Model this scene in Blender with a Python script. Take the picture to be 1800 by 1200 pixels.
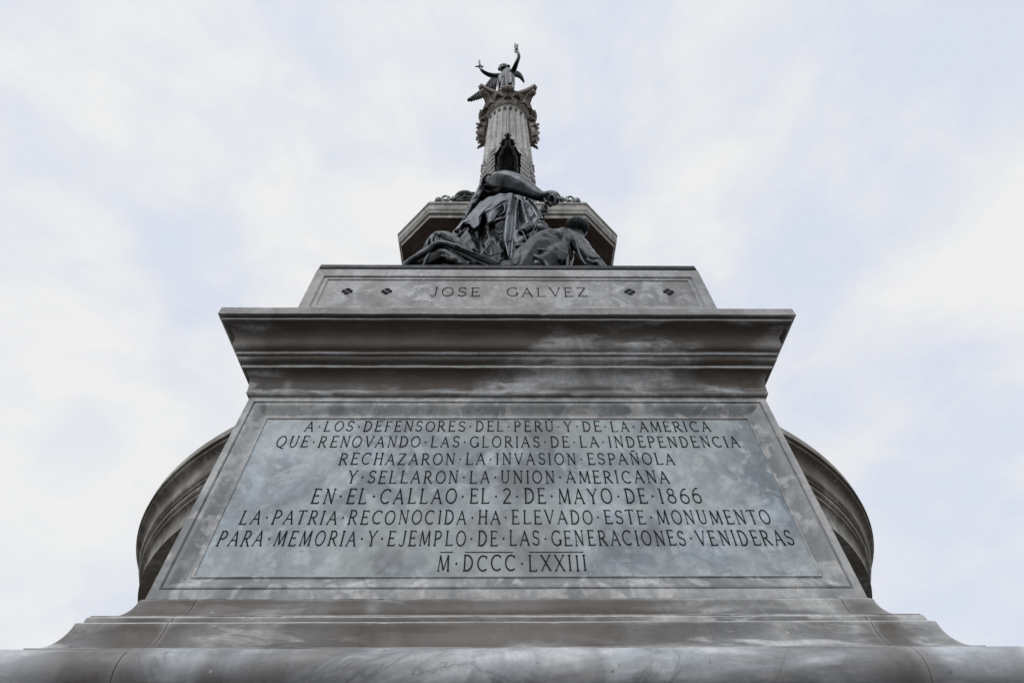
import bpy, bmesh, math, random
import numpy as np
from mathutils import Vector, Matrix
random.seed(7)
for o in list(bpy.data.objects): bpy.data.objects.remove(o, do_unlink=True)
sc = bpy.context.scene
S = 1.6                      # metres per drafting unit; the die front stands one unit from the camera
EYE = 1.6                    # eye height in metres
# ------------------------------------------------------------------ camera
F_PX, YAW, PITCH, ROLL, CX = 929.4, 0.01477, 0.87475, -0.00909, -0.00402
cam = bpy.data.cameras.new("camera"); camo = bpy.data.objects.new("camera", cam); sc.collection.objects.link(camo)
cam.sensor_width = 36.0; cam.lens = 36.0*F_PX/1800.0; cam.clip_start = 0.05; cam.clip_end = 5000
_fh = Vector((math.sin(YAW), math.cos(YAW), 0)); _up = Vector((0, 0, 1))
FW = _fh*math.cos(PITCH)+_up*math.sin(PITCH)
_r = Vector((math.cos(YAW), -math.sin(YAW), 0)); _u = -_fh*math.sin(PITCH)+_up*math.cos(PITCH)
RT = _r*math.cos(ROLL)+_u*math.sin(ROLL); UP = -_r*math.sin(ROLL)+_u*math.cos(ROLL)
camo.matrix_world = Matrix(((RT.x, UP.x, -FW.x, CX*S), (RT.y, UP.y, -FW.y, 0), (RT.z, UP.z, -FW.z, EYE), (0, 0, 0, 1)))
sc.camera = camo
# ------------------------------------------------------------------ sky
SUN_EL, SUN_AZ = math.radians(50), math.radians(205)      # azimuth from +Y towards +X
w = bpy.data.worlds.new("World"); sc.world = w; w.use_nodes = True
nt = w.node_tree; nt.nodes.clear(); N = nt.nodes.new; L = nt.links.new
out = N('ShaderNodeOutputWorld'); bg = N('ShaderNodeBackground'); bg.inputs[1].default_value = 0.1
sky = N('ShaderNodeTexSky'); sky.sky_type = 'NISHITA'; sky.sun_disc = False
sky.sun_elevation = SUN_EL; sky.sun_rotation = SUN_AZ; sky.dust_density = 3.0
tc = N('ShaderNodeTexCoord'); mp = N('ShaderNodeMapping'); mp.inputs['Scale'].default_value = (1.0, 1.0, 1.5)
mp.inputs['Location'].default_value = (3.1, 1.7, 0.4)
L(tc.outputs['Generated'], mp.inputs[0])
n1 = N('ShaderNodeTexNoise'); n1.inputs['Scale'].default_value = 2.3; n1.inputs['Detail'].default_value = 8; n1.inputs['Roughness'].default_value = .5; n1.inputs['Distortion'].default_value = .3
n2 = N('ShaderNodeTexNoise'); n2.inputs['Scale'].default_value = 6.0; n2.inputs['Detail'].default_value = 8; n2.inputs['Roughness'].default_value = .6; n2.inputs['Distortion'].default_value = .35
L(mp.outputs[0], n1.inputs[0]); L(mp.outputs[0], n2.inputs[0])
mxn = N('ShaderNodeMix'); mxn.data_type = 'FLOAT'; mxn.inputs[0].default_value = .36
L(n1.outputs[0], mxn.inputs[2]); L(n2.outputs[0], mxn.inputs[3])
rp = N('ShaderNodeValToRGB'); e = rp.color_ramp
e.elements[0].position = .42; e.elements[0].color = (7.3, 7.8, 8.95, 1)
e.elements[1].position = .59; e.elements[1].color = (9.15, 9.15, 9.05, 1)
m_ = e.elements.new(.49); m_.color = (8.1, 8.35, 8.95, 1)
sx_ = N('ShaderNodeSeparateXYZ'); L(tc.outputs['Generated'], sx_.inputs[0])           # thin haze whitens the lower sky
hz = N('ShaderNodeMapRange'); hz.inputs[1].default_value = .85; hz.inputs[2].default_value = .35; hz.inputs[3].default_value = 0; hz.inputs[4].default_value = .055
L(sx_.outputs[2], hz.inputs[0]); ad = N('ShaderNodeMath'); ad.operation = 'ADD'; L(mxn.outputs[0], ad.inputs[0]); L(hz.outputs[0], ad.inputs[1]); L(ad.outputs[0], rp.inputs[0])
mx = N('ShaderNodeMix'); mx.data_type = 'RGBA'; mx.inputs[0].default_value = .93
L(sky.outputs[0], mx.inputs[6]); L(rp.outputs[0], mx.inputs[7]); L(mx.outputs[2], bg.inputs[0]); L(bg.outputs[0], out.inputs[0])
# ------------------------------------------------------------------ sun behind thin cloud
sl = bpy.data.lights.new("sun", 'SUN'); sl.energy = 1.0; sl.angle = math.radians(40); sl.color = (1, .99, .98)
so = bpy.data.objects.new("sun", sl); sc.collection.objects.link(so)
sd = Vector((math.sin(SUN_AZ)*math.cos(SUN_EL), math.cos(SUN_AZ)*math.cos(SUN_EL), math.sin(SUN_EL)))
so.rotation_euler = sd.to_track_quat('Z', 'Y').to_euler()
sc.view_settings.view_transform = 'Standard'; sc.view_settings.look = 'None'
sc.view_settings.exposure = 0; sc.view_settings.gamma = 1; sc.view_settings.use_curve_mapping = False
sc.render.engine = 'CYCLES'

# ================================================================== helpers
def W(p): return (p[0]*S, p[1]*S, p[2]*S+EYE)          # drafting units -> metres
YC = 2.8316                                            # axis of the column
def ray(u, v):
    d = FW+RT*((u-900)/F_PX)+UP*((600-v)/F_PX); return d
def A(u, v, y):
    """drafting point at distance y that was measured at photo position u, v"""
    d = ray(u, v); t = y/d.y; return (d.x*t+CX, y, d.z*t)
def RPX(px, u, v, y):
    d = ray(u, v); return px/F_PX*(y/d.y)

def empty(name, loc, label, cat, group=None):
    o = bpy.data.objects.new(name, None); sc.collection.objects.link(o); o.location = W(loc); o.empty_display_size = .2
    o['label'] = label; o['category'] = cat
    if group: o['group'] = group
    return o
def worldpos(p):
    t = Vector((0, 0, 0))
    while p: t += p.location; p = p.parent
    return t
def link(name, me, mat, parent=None, smooth=None):
    if mat and not me.materials: me.materials.append(mat)
    o = bpy.data.objects.new(name, me); sc.collection.objects.link(o)
    if parent: o.parent = parent
    if smooth is not None: shade(me, smooth)
    return o
def shade(me, ang=35):
    for p in me.polygons: p.use_smooth = True
    try: me.set_sharp_from_angle(angle=math.radians(ang))
    except Exception: pass
def obj(name, verts, faces, mat, parent=None, smooth=None, bevel=0, label=None):
    me = bpy.data.meshes.new(name)
    t = worldpos(parent) if parent else Vector((0, 0, 0))
    me.from_pydata([tuple(Vector(W(v))-t) for v in verts], [], faces); me.update()
    bm = bmesh.new(); bm.from_mesh(me); bmesh.ops.recalc_face_normals(bm, faces=bm.faces)
    if bevel: bmesh.ops.bevel(bm, geom=bm.edges[:], offset=bevel, segments=2, affect='EDGES', clamp_overlap=True)
    bm.to_mesh(me); bm.free()
    o = link(name, me, mat, parent)
    if smooth: shade(me, smooth)
    if label: o['label'] = label
    return o
class MB:
    def __init__(s): s.v = []; s.f = []
    def add(s, v, f):
        b = len(s.v); s.v += [tuple(q) for q in v]; s.f += [tuple(i+b for i in q) for q in f]
    def box(s, x0, x1, y0, y1, z0, z1):
        s.add([(x, y, z) for x in (x0, x1) for y in (y0, y1) for z in (z0, z1)],
              [(0, 1, 3, 2), (4, 6, 7, 5), (0, 4, 5, 1), (2, 3, 7, 6), (0, 2, 6, 4), (1, 5, 7, 3)])
    def tube(s, pts, rad, n=12, caps=True):
        P = [Vector(p) for p in pts]; R = rad if hasattr(rad, '__len__') else [rad]*len(P)
        if len(P) > 2:                              # smooth the path
            Q, RR = [], []
            for i in range(len(P)-1):
                p0, p1, p2, p3 = P[max(i-1, 0)], P[i], P[i+1], P[min(i+2, len(P)-1)]
                for k in range(4):
                    t = k/4
                    Q.append(.5*((2*p1)+(p2-p0)*t+(2*p0-5*p1+4*p2-p3)*t*t+(3*p1-p0-3*p2+p3)*t**3)); RR.append(R[i]*(1-t)+R[i+1]*t)
            Q.append(P[-1]); RR.append(R[-1]); P, R = Q, RR
        # hemispherical ends
        d0 = (P[0]-P[1]).normalized(); d1 = (P[-1]-P[-2]).normalized()
        rings = []
        for a in (78, 50, 25): rings.append((P[0]+d0*R[0]*math.sin(math.radians(a)), R[0]*math.cos(math.radians(a))))
        rings += list(zip(P, R))
        for a in (25, 50, 78): rings.append((P[-1]+d1*R[-1]*math.sin(math.radians(a)), R[-1]*math.cos(math.radians(a))))
        up = Vector((0, 0, 1)) if abs(d1.z) < .9 else Vector((1, 0, 0)); v = []; f = []
        nrm = None
        for i, (p, r) in enumerate(rings):
            a = rings[max(i-1, 0)][0]; b = rings[min(i+1, len(rings)-1)][0]; t = (b-a).normalized()
            if nrm is None: nrm = t.cross(up).normalized()
            nrm = (nrm-t*nrm.dot(t)).normalized(); bn = t.cross(nrm)
            for k in range(n):
                an = 2*math.pi*k/n; v.append(p+(nrm*math.cos(an)+bn*math.sin(an))*r)
        for i in range(len(rings)-1):
            for k in range(n): f.append((i*n+k, i*n+(k+1) % n, (i+1)*n+(k+1) % n, (i+1)*n+k))
        f.append(tuple(range(n-1, -1, -1))); f.append(tuple((len(rings)-1)*n+k for k in range(n)))
        s.add(v, f)
    def ball(s, c, r, rot=None, n=14):
        r = r if hasattr(r, '__len__') else (r, r, r); v = []; f = []
        M = rot or Matrix.Identity(3); c = Vector(c)
        for i in range(1, n//2):
            th = math.pi*i/(n//2)
            for k in range(n):
                a = 2*math.pi*k/n
                v.append(c+M@Vector((r[0]*math.sin(th)*math.cos(a), r[1]*math.sin(th)*math.sin(a), r[2]*math.cos(th))))
        m = n//2-1
        for i in range(m-1):
            for k in range(n): f.append((i*n+k, (i+1)*n+k, (i+1)*n+(k+1) % n, i*n+(k+1) % n))
        v.append(c+M@Vector((0, 0, r[2]))); v.append(c-M@Vector((0, 0, r[2])))
        for k in range(n): f.append((m*n, k, (k+1) % n)); f.append((m*n+1, (m-1)*n+(k+1) % n, (m-1)*n+k))
        s.add(v, f)
    def px(s, pts, n=12):                            # measured points (u, v, distance, radius in photo pixels)
        s.tube([A(u, v, y) for u, v, y, r in pts], [RPX(r, u, v, y) for u, v, y, r in pts], n)
    def pxball(s, u, v, y, rx, ry, rz=None, rot=None):
        k = RPX(1, u, v, y); s.ball(A(u, v, y), (rx*k, ry*k, (rz or ry)*k), rot)
    def ring(s, c, nrm, R, r, n=24, m=8, sx=1.0):
        nrm = Vector(nrm).normalized(); a = nrm.orthogonal().normalized(); b = nrm.cross(a); c = Vector(c); v = []; f = []
        for i in range(n):
            t = 2*math.pi*i/n; d = a*math.cos(t)*sx+b*math.sin(t); q = c+d*R; dn = d.normalized()
            for k in range(m):
                p = 2*math.pi*k/m; v.append(q+dn*r*math.cos(p)+nrm*r*math.sin(p))
        for i in range(n):
            for k in range(m): f.append((i*m+k, i*m+(k+1) % m, ((i+1) % n)*m+(k+1) % m, ((i+1) % n)*m+k))
        s.add(v, f)
    def build(s, name, mat, parent=None, smooth=None, bevel=0, label=None):
        return obj(name, s.v, s.f, mat, parent, smooth, bevel, label)
    def clay(s, name, mat, parent, voxel=.0042, smooth=3, label=None, extra=None, folds=None):
        """fuse the overlapping lumps into one continuous sculpted surface"""
        o = s.build(name, mat, parent)
        if extra: extra(o)
        m = o.modifiers.new('r', 'REMESH'); m.mode = 'VOXEL'; m.voxel_size = voxel*S; m.use_smooth_shade = True
        if smooth: m2 = o.modifiers.new('s', 'SMOOTH'); m2.factor = .5; m2.iterations = smooth
        if folds:
            tx = bpy.data.textures.new('cloth_folds', 'MARBLE'); tx.noise_scale = folds[0]; tx.marble_type = 'SHARP'; tx.turbulence = folds[2]; tx.noise_depth = 1; tx.noise_basis_2 = 'SIN'
            m3 = o.modifiers.new('d', 'DISPLACE'); m3.texture = tx; m3.strength = folds[1]; m3.mid_level = .6; m3.texture_coords = 'LOCAL'
            m4 = o.modifiers.new('s2', 'SMOOTH'); m4.factor = .5; m4.iterations = 2
        dg = bpy.context.evaluated_depsgraph_get(); dg.update()
        me = bpy.data.meshes.new_from_object(o.evaluated_get(dg)); o.modifiers.clear()
        o.data = me
        for p in me.polygons: p.use_smooth = True
        if label: o['label'] = label
        return o
def catmull(P, n):
    P = [np.array(p, float) for p in P]; out = []
    seg = len(P)-1
    for k in range(n):
        t = k/(n-1)*seg; i = min(int(t), seg-1); t -= i
        p0, p1, p2, p3 = P[max(i-1, 0)], P[i], P[i+1], P[min(i+2, seg)]
        out.append(.5*((2*p1)+(p2-p0)*t+(2*p0-5*p1+4*p2-p3)*t*t+(3*p1-p0-3*p2+p3)*t**3))
    return out
def sheet_px(name, rows, mat, parent, nu=90, nv=40, thick=.006, ruffle=None, clay=None):
    """cloth spanned through measured rows of (u, v, distance)"""
    R = [catmull([A(*p) for p in r], nu) for r in rows]
    cols = [catmull([R[j][i] for j in range(len(R))], nv) for i in range(nu)]
    v = []
    for j in range(nv):
        for i in range(nu):
            p = cols[i][j].copy()
            if ruffle: p += np.array(ruffle(i/(nu-1), j/(nv-1)))
            v.append(p)
    f = [(j*nu+i, j*nu+i+1, (j+1)*nu+i+1, (j+1)*nu+i) for j in range(nv-1) for i in range(nu-1)]
    o = obj(name, v, f, mat, parent)
    m = o.modifiers.new('t', 'SOLIDIFY'); m.thickness = thick*S; m.offset = 0
    m2 = o.modifiers.new('b', 'SUBSURF'); m2.levels = 1
    dg = bpy.context.evaluated_depsgraph_get(); dg.update()
    me = bpy.data.meshes.new_from_object(o.evaluated_get(dg)); o.modifiers.clear(); o.data = me
    for p in me.polygons: p.use_smooth = True
    return o

# ================================================================== materials
def nodes(name):
    m = bpy.data.materials.new(name); m.use_nodes = True; t = m.node_tree
    return m, t, t.nodes['Principled BSDF']
def ramp(t, src, stops):
    r = t.nodes.new('ShaderNodeValToRGB'); el = r.color_ramp.elements
    while len(el) < len(stops): el.new(.5)
    for e_, (p, c) in zip(el, stops): e_.position = p; e_.color = (c, c, c, 1) if not hasattr(c, '__len__') else (*c, 1)
    t.links.new(src, r.inputs[0]); return r.outputs[0]
def noise(t, co, scale, detail=6, dist=0, rough=.55, sc3=None, loc=(0, 0, 0), rot=None):
    mpn = t.nodes.new('ShaderNodeMapping'); mpn.inputs['Scale'].default_value = sc3 or (1, 1, 1); mpn.inputs['Location'].default_value = loc
    if rot: mpn.inputs['Rotation'].default_value = rot
    t.links.new(co, mpn.inputs[0]); n = t.nodes.new('ShaderNodeTexNoise')
    n.inputs['Scale'].default_value = scale; n.inputs['Detail'].default_value = detail; n.inputs['Distortion'].default_value = dist; n.inputs['Roughness'].default_value = rough
    t.links.new(mpn.outputs[0], n.inputs[0]); return n.outputs[0]
def mixc(t, fac, a, b, mode='MIX'):
    m = t.nodes.new('ShaderNodeMix'); m.data_type = 'RGBA'; m.blend_type = mode
    for s_, x in ((0, fac), (6, a), (7, b)):
        if hasattr(x, 'is_linked') or hasattr(x, 'links'): t.links.new(x, m.inputs[s_])
        elif s_ == 0: m.inputs[0].default_value = x
        else: m.inputs[s_].default_value = (*x, 1)
    return m.outputs[2]
def mth(t, op, a, b):
    m = t.nodes.new('ShaderNodeMath'); m.operation = op; m.use_clamp = False
    for i, x in enumerate((a, b)):
        if hasattr(x, 'links'): t.links.new(x, m.inputs[i])
        elif x is not None: m.inputs[i].default_value = x
    return m.outputs[0]
def marble(name, dark, light, stain=(.13, .10, .075), stain_lo=.5, stain_hi=.7, stain_amt=.7, streak=.35, vein=.5, rough=.5, seed=0, patch=None, stain_scale=1.3, hstain=False, grime=.4, veinscale=1.6, seam=.12, diag=.45, spec=.28, wear=.55, drop=.045, lit_bands=()):
    m, t, b = nodes(name)
    co = t.nodes.new('ShaderNodeTexCoord').outputs['Object']
    L_ = (seed*3.7, seed*1.9, seed*2.3)
    base = mixc(t, ramp(t, noise(t, co, 2.4, 9, .6 if hstain else .8, .6, (.4, 1, 1.5) if hstain else (1, 1, .8), L_), [(.43, 0), (.56, 1)]), dark, light)
    # soft blotches
    base = mixc(t, ramp(t, noise(t, co, 6, 7, 1.0 if hstain else 1.6, .62, (.35, 1, 1.5) if hstain else None, L_), [(.47, 0), (.56, .62)]), base, tuple(c*.74 for c in dark))
    base = mixc(t, ramp(t, noise(t, co, 13, 6, .6, .55, (.3, 1, 1.5) if hstain else None, (L_[0]+5, 1, 2)), [(.52, 0), (.60, .7)]), base, tuple(min(c*1.22, .75) for c in light))
    # pale brecciated patches parted by dark seams
    dv = t.nodes.new('ShaderNodeTexNoise'); dv.inputs['Scale'].default_value = 4; dv.inputs['Detail'].default_value = 5; t.links.new(co, dv.inputs[0])
    va = t.nodes.new('ShaderNodeVectorMath'); va.operation = 'MULTIPLY_ADD'; t.links.new(dv.outputs['Color'], va.inputs[0]); va.inputs[1].default_value = (.35, .35, .35); t.links.new(co, va.inputs[2])
    ve = t.nodes.new('ShaderNodeTexVoronoi'); ve.feature = 'DISTANCE_TO_EDGE'; ve.inputs['Scale'].default_value = 11; t.links.new(va.outputs[0], ve.inputs[0])
    sm = mth(t, 'MULTIPLY', ramp(t, ve.outputs['Distance'], [(0, 1), (.035, .7), (.20, 0)]), ramp(t, noise(t, co, 1.6, 4, 0, .5, None, (L_[0]+3, 5, 3)), [(.38, 0), (.50, seam)]))
    base = mixc(t, sm, base, tuple(c*.55 for c in dark))
    # veins
    vn = noise(t, co, veinscale, 6, 1.4, .62, (1, 1, 1.5), (L_[0]+9, 3, 1), (0, .6, 0))
    d = mth(t, 'ABSOLUTE', mth(t, 'SUBTRACT', vn, .5), None)
    vf = ramp(t, d, [(0, vein), (.012, vein*.35), (.04, 0)])
    vmask = ramp(t, noise(t, co, 1.1, 3, 0, .5, None, (L_[0]+1, 8, 3)), [(.42, 0), (.6, 1)])
    base = mixc(t, mth(t, 'MULTIPLY', vf, vmask), base, (.07, .08, .09))
    dg_ = ramp(t, noise(t, co, 3.0, 7, .9, .6, (1, 1, .32), (L_[0]+7, 2, 6), (0, -.75, 0)), [(.52, 0), (.60, .6)])
    base = mixc(t, mth(t, 'MULTIPLY', dg_, diag), base, tuple(c*.45 for c in dark))
    # run-down dirt
    st = ramp(t, noise(t, co, 5, 6, .4, .6, (1, 1, .10), (L_[0]+2, 0, 5)), [(.48, 0), (.66, 1)])
    base = mixc(t, mth(t, 'MULTIPLY', st, streak), base, (.10, .09, .08))
    st2 = ramp(t, noise(t, co, 4.2, 5, .2, .55, (1, 1, .07), (L_[0]+12, 0, 5)), [(.55, 0), (.66, .4)])
    base = mixc(t, st2, base, tuple(min(c*1.12, .7) for c in light))
    # brown soot patina
    s3 = (.5, 1, 1.5) if hstain else (1, 1, .6)
    sf = ramp(t, noise(t, co, stain_scale, 7, .7, .6, s3, (L_[0]+4, 4, 4)), [(stain_lo, 0), (stain_hi, stain_amt)])
    base = mixc(t, sf, base, stain)
    if patch:                                         # brown patches at given places
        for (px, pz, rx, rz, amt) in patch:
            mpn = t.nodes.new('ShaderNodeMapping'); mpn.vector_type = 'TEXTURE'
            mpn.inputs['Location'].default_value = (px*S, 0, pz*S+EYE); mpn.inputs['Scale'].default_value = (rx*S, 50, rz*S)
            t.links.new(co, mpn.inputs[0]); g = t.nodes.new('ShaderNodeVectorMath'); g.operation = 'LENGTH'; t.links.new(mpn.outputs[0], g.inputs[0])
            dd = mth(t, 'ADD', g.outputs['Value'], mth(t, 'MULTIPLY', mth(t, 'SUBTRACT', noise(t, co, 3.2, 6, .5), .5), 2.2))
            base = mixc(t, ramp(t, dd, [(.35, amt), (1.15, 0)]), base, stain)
    # droppings and pits
    vo = t.nodes.new('ShaderNodeTexVoronoi'); vo.inputs['Scale'].default_value = 9; vo.inputs['Randomness'].default_value = 1
    t.links.new(co, vo.inputs[0])
    base = mixc(t, ramp(t, mth(t, 'ADD', vo.outputs['Distance'], mth(t, 'MULTIPLY', noise(t, co, 30, 3), .05)), [(drop, .75), (drop+.015, 0)]), base, (.6, .6, .57))
    vo2 = t.nodes.new('ShaderNodeTexVoronoi'); vo2.inputs['Scale'].default_value = 21; t.links.new(co, vo2.inputs[0])
    base = mixc(t, ramp(t, vo2.outputs['Distance'], [(.045, .6), (.075, 0)]), base, (.06, .06, .055))
    if lit_bands:                                         # light painted as paler bands on the outward-facing moulding lips
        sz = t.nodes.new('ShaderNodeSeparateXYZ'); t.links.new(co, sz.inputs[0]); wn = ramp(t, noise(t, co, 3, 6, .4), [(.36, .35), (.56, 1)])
        for zc, hh_, am in lit_bands:
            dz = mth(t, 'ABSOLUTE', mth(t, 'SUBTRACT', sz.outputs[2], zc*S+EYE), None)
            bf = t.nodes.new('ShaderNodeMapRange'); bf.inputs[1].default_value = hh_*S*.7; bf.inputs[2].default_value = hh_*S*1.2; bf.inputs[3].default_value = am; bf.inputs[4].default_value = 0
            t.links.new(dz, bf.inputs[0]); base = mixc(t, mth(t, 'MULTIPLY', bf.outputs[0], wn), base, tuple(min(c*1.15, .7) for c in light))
    geo = t.nodes.new('ShaderNodeNewGeometry')
    wr_ = mth(t, 'MULTIPLY', ramp(t, geo.outputs['Pointiness'], [(.52, 0), (.60, wear)]), ramp(t, noise(t, co, 5, 6), [(.40, .25), (.6, 1)]))
    base = mixc(t, wr_, base, tuple(min(c*1.3, .72) for c in light))
    fine = noise(t, co, 45, 6, 0, .75)
    base = mixc(t, ramp(t, fine, [(.35, grime), (.62, 0)]), base, tuple(c*.62 for c in dark))
    b.inputs['Specular IOR Level'].default_value = spec
    t.links.new(base, b.inputs['Base Color'])
    t.links.new(ramp(t, noise(t, co, 9, 5), [(.3, rough-.1), (.7, rough+.16)]), b.inputs['Roughness'])
    bp = t.nodes.new('ShaderNodeBump'); bp.inputs['Strength'].default_value = .25; bp.inputs['Distance'].default_value = .004
    hh = mth(t, 'ADD', mth(t, 'MULTIPLY', fine, .35), mth(t, 'SUBTRACT', noise(t, co, 11, 6, .3), mth(t, 'MULTIPLY', vf, .3)))
    t.links.new(hh, bp.inputs['Height']); t.links.new(bp.outputs[0], b.inputs['Normal'])
    return m
STN = (.105, .082, .062)
M_panel = marble('panel_marble', (.205, .25, .305), (.50, .575, .675), stain=(.16, .15, .15), stain_lo=.54, stain_hi=.62, stain_amt=.55, streak=.15, vein=.55, rough=.36, seed=1,
                 patch=[(-.03, .55, .20, .24, .8), (.06, .87, .40, .06, .6)], veinscale=2.2, grime=.25, diag=.3, seam=.6)
M_frame = marble('frame_marble', (.30, .32, .335), (.62, .655, .67), stain=(.15, .13, .11), stain_amt=.25, streak=.15, seed=2, rough=.45)
M_body = marble('body_marble', (.24, .245, .245), (.46, .46, .45), stain=STN, stain_amt=.6, streak=.3, seed=3)
M_corn = marble('cornice_marble', (.13, .12, .11), (.53, .55, .57), lit_bands=[(1.0780, .0045, .75), (1.0465, .0045, .75), (1.0725, .0012, .5), (1.1575, .0028, .6), (.9800, .0060, .35), (1.18, .016, .30)], stain=(.080, .062, .048), stain_lo=.455, stain_hi=.535, stain_amt=.9, stain_scale=1.7, streak=.5, seed=4, hstain=True, rough=.55)
M_base = marble('base_marble', (.21, .215, .22), (.60, .61, .605), lit_bands=[(.3985, .0022, .8), (.3853, .0018, .8)], stain=(.088, .070, .057), stain_lo=.46, stain_hi=.56, stain_amt=.78, stain_scale=1.8, streak=.2, drop=.06, seed=5, hstain=True, rough=.45,
                patch=[(0, .412, .60, .016, .9), (0, .43, .52, .04, .75), (-.02, .365, .44, .07, .85), (-.60, .37, .07, .12, .8), (.64, .37, .06, .12, .8)])  # brown patches, with a narrow darker strip low on the scotia
M_drum = marble('drum_marble', (.22, .20, .18), (.46, .45, .42), stain=(.12, .095, .07), stain_lo=.47, stain_hi=.60, stain_amt=.7, streak=.4, seed=14, diag=.4)
M_torus = marble('torus_marble', (.40, .44, .49), (.74, .78, .83), stain=(.14, .125, .11), stain_lo=.57, stain_hi=.64, stain_amt=.7, patch=[(-.62, .30, .13, .12, .9), (-.44, .29, .03, .1, .6), (.60, .30, .06, .12, .8)], streak=.15, diag=.9, seam=.05, seed=6, hstain=True, rough=.42)
M_name = marble('name_block_marble', (.26, .265, .275), (.53, .545, .565), stain=(.22, .195, .17), stain_lo=.46, stain_hi=.62, stain_amt=.5, streak=.45, seed=7)
M_col = marble('column_marble', (.36, .37, .37), (.62, .62, .60), stain=(.17, .14, .10), stain_lo=.52, stain_hi=.75, stain_amt=.5, streak=.5, seed=8, vein=.25, diag=.2, seam=.15)
M_cap = marble('capital_marble', (.20, .18, .16), (.42, .39, .35), stain=(.10, .07, .05), stain_lo=.45, stain_hi=.58, stain_amt=.75, streak=.4, seed=9)
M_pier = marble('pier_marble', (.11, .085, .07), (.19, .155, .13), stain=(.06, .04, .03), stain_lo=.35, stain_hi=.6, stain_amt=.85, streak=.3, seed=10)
M_octc = marble('pier_cornice_marble', (.33, .325, .31), (.56, .55, .53), stain=(.14, .115, .09), stain_lo=.5, stain_hi=.7, stain_amt=.6, streak=.7, seed=11, seam=.15, diag=.3)

def bronze(name, c0=(.008, .009, .011), c1=(.055, .064, .075), green=.2, metal=.85, rough=.27, seed=0, bump=.3):
    m, t, b = nodes(name); co = t.nodes.new('ShaderNodeTexCoord').outputs['Object']
    L_ = (seed*2.1, seed, 3)
    base = mixc(t, ramp(t, noise(t, co, 5, 8, .6, .65, None, L_), [(.35, 0), (.7, 1)]), c0, c1)
    base = mixc(t, ramp(t, noise(t, co, 8, 6, 1, .6, (1, 1, .5), (4, L_[1], 1)), [(.52, 0), (.75, green)]), base, (.06, .10, .09))
    base = mixc(t, ramp(t, noise(t, co, 9, 5, .5, .6, (1, 1, .15), (1, L_[0], 7)), [(.55, 0), (.75, .4)]), base, (.13, .145, .165))
    t.links.new(base, b.inputs['Base Color']); b.inputs['Metallic'].default_value = metal
    t.links.new(ramp(t, noise(t, co, 14, 6, .3), [(.3, rough-.08), (.7, rough+.18)]), b.inputs['Roughness'])
    bp = t.nodes.new('ShaderNodeBump'); bp.inputs['Strength'].default_value = bump; bp.inputs['Distance'].default_value = .006
    t.links.new(noise(t, co, 24, 6, .4), bp.inputs['Height']); t.links.new(bp.outputs[0], b.inputs['Normal'])
    return m
M_br = bronze('dark_bronze'); M_br2 = bronze('coat_bronze', (.006, .008, .009), (.046, .054, .060), seed=3)
M_cloth = bronze('highlight_bronze', (.035, .042, .05), (.21, .235, .27), green=.15, metal=.8, rough=.36, seed=5)  # cloth bronze brightened so its colour carries the highlights
M_brp = bronze('black_and_shade_bronze', (.008, .0085, .009), (.03, .032, .034), green=.15, seed=7)  # black bronze, also used to paint shade inside the robes
M_slab = bronze('slab_bronze', (.026, .031, .038), (.040, .047, .056), green=.03, metal=.1, rough=.6, seed=9)
M_wr = bronze('green_bronze', (.05, .055, .055), (.12, .14, .13), green=.6, metal=.5, seed=11)
M_let, _t, _b = nodes('letter_fill'); _b.inputs['Base Color'].default_value = (.010, .013, .017, 1); _b.inputs['Roughness'].default_value = .8; _b.inputs['Specular IOR Level'].default_value = .1
M_grd, _t, _b = nodes('plaza_stone')
_co = _t.nodes.new('ShaderNodeTexCoord').outputs['Object']
_c = mixc(_t, ramp(_t, noise(_t, _co, .6, 8, .3), [(.35, 0), (.65, 1)]), (.060, .052, .045), (.10, .088, .076))
_br = _t.nodes.new('ShaderNodeTexBrick'); _br.inputs['Scale'].default_value = 1.6; _br.inputs['Mortar Size'].default_value = .008
_t.links.new(_co, _br.inputs[0]); _t.links.new(_c, _br.inputs['Color1']); _t.links.new(_c, _br.inputs['Color2']); _br.inputs['Mortar'].default_value = (.04, .037, .033, 1)
_t.links.new(_br.outputs[0], _b.inputs['Base Color']); _b.inputs['Roughness'].default_value = .8

# ================================================================== ground
n = 48; G0 = -EYE/S
v = [(0, 0, G0)]+[(1200*math.cos(2*math.pi*k/n), 1200*math.sin(2*math.pi*k/n), G0) for k in range(n)]
g = obj('ground', v, [(0, 1+k, 1+(k+1) % n) for k in range(n)], M_grd); g['kind'] = 'structure'
def disc_solid(mb, R, z0, z1, n=128, cy=YC, prof=None):
    P = prof or [(R, z0), (R, z1)]
    lathe(mb, P, n, cy, cap=True)
def lathe(mb, prof, n=160, cy=YC, cap=True, a0=0, a1=2*math.pi):
    full = abs(a1-a0-2*math.pi) < 1e-6; m = n if full else n+1; v = []; f = []
    for k in range(m):
        a = a0+(a1-a0)*k/n
        for r, z in prof: v.append((r*math.sin(a), cy-r*math.cos(a), z))
    q = len(prof)
    for k in range(n):
        k2 = (k+1) % m
        for j in range(q-1): f.append((k*q+j, k2*q+j, k2*q+j+1, k*q+j+1))
    if cap and full:
        f.append(tuple(k*q for k in range(m-1, -1, -1))); f.append(tuple(k*q+q-1 for k in range(m)))
    mb.add(v, f)

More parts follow.
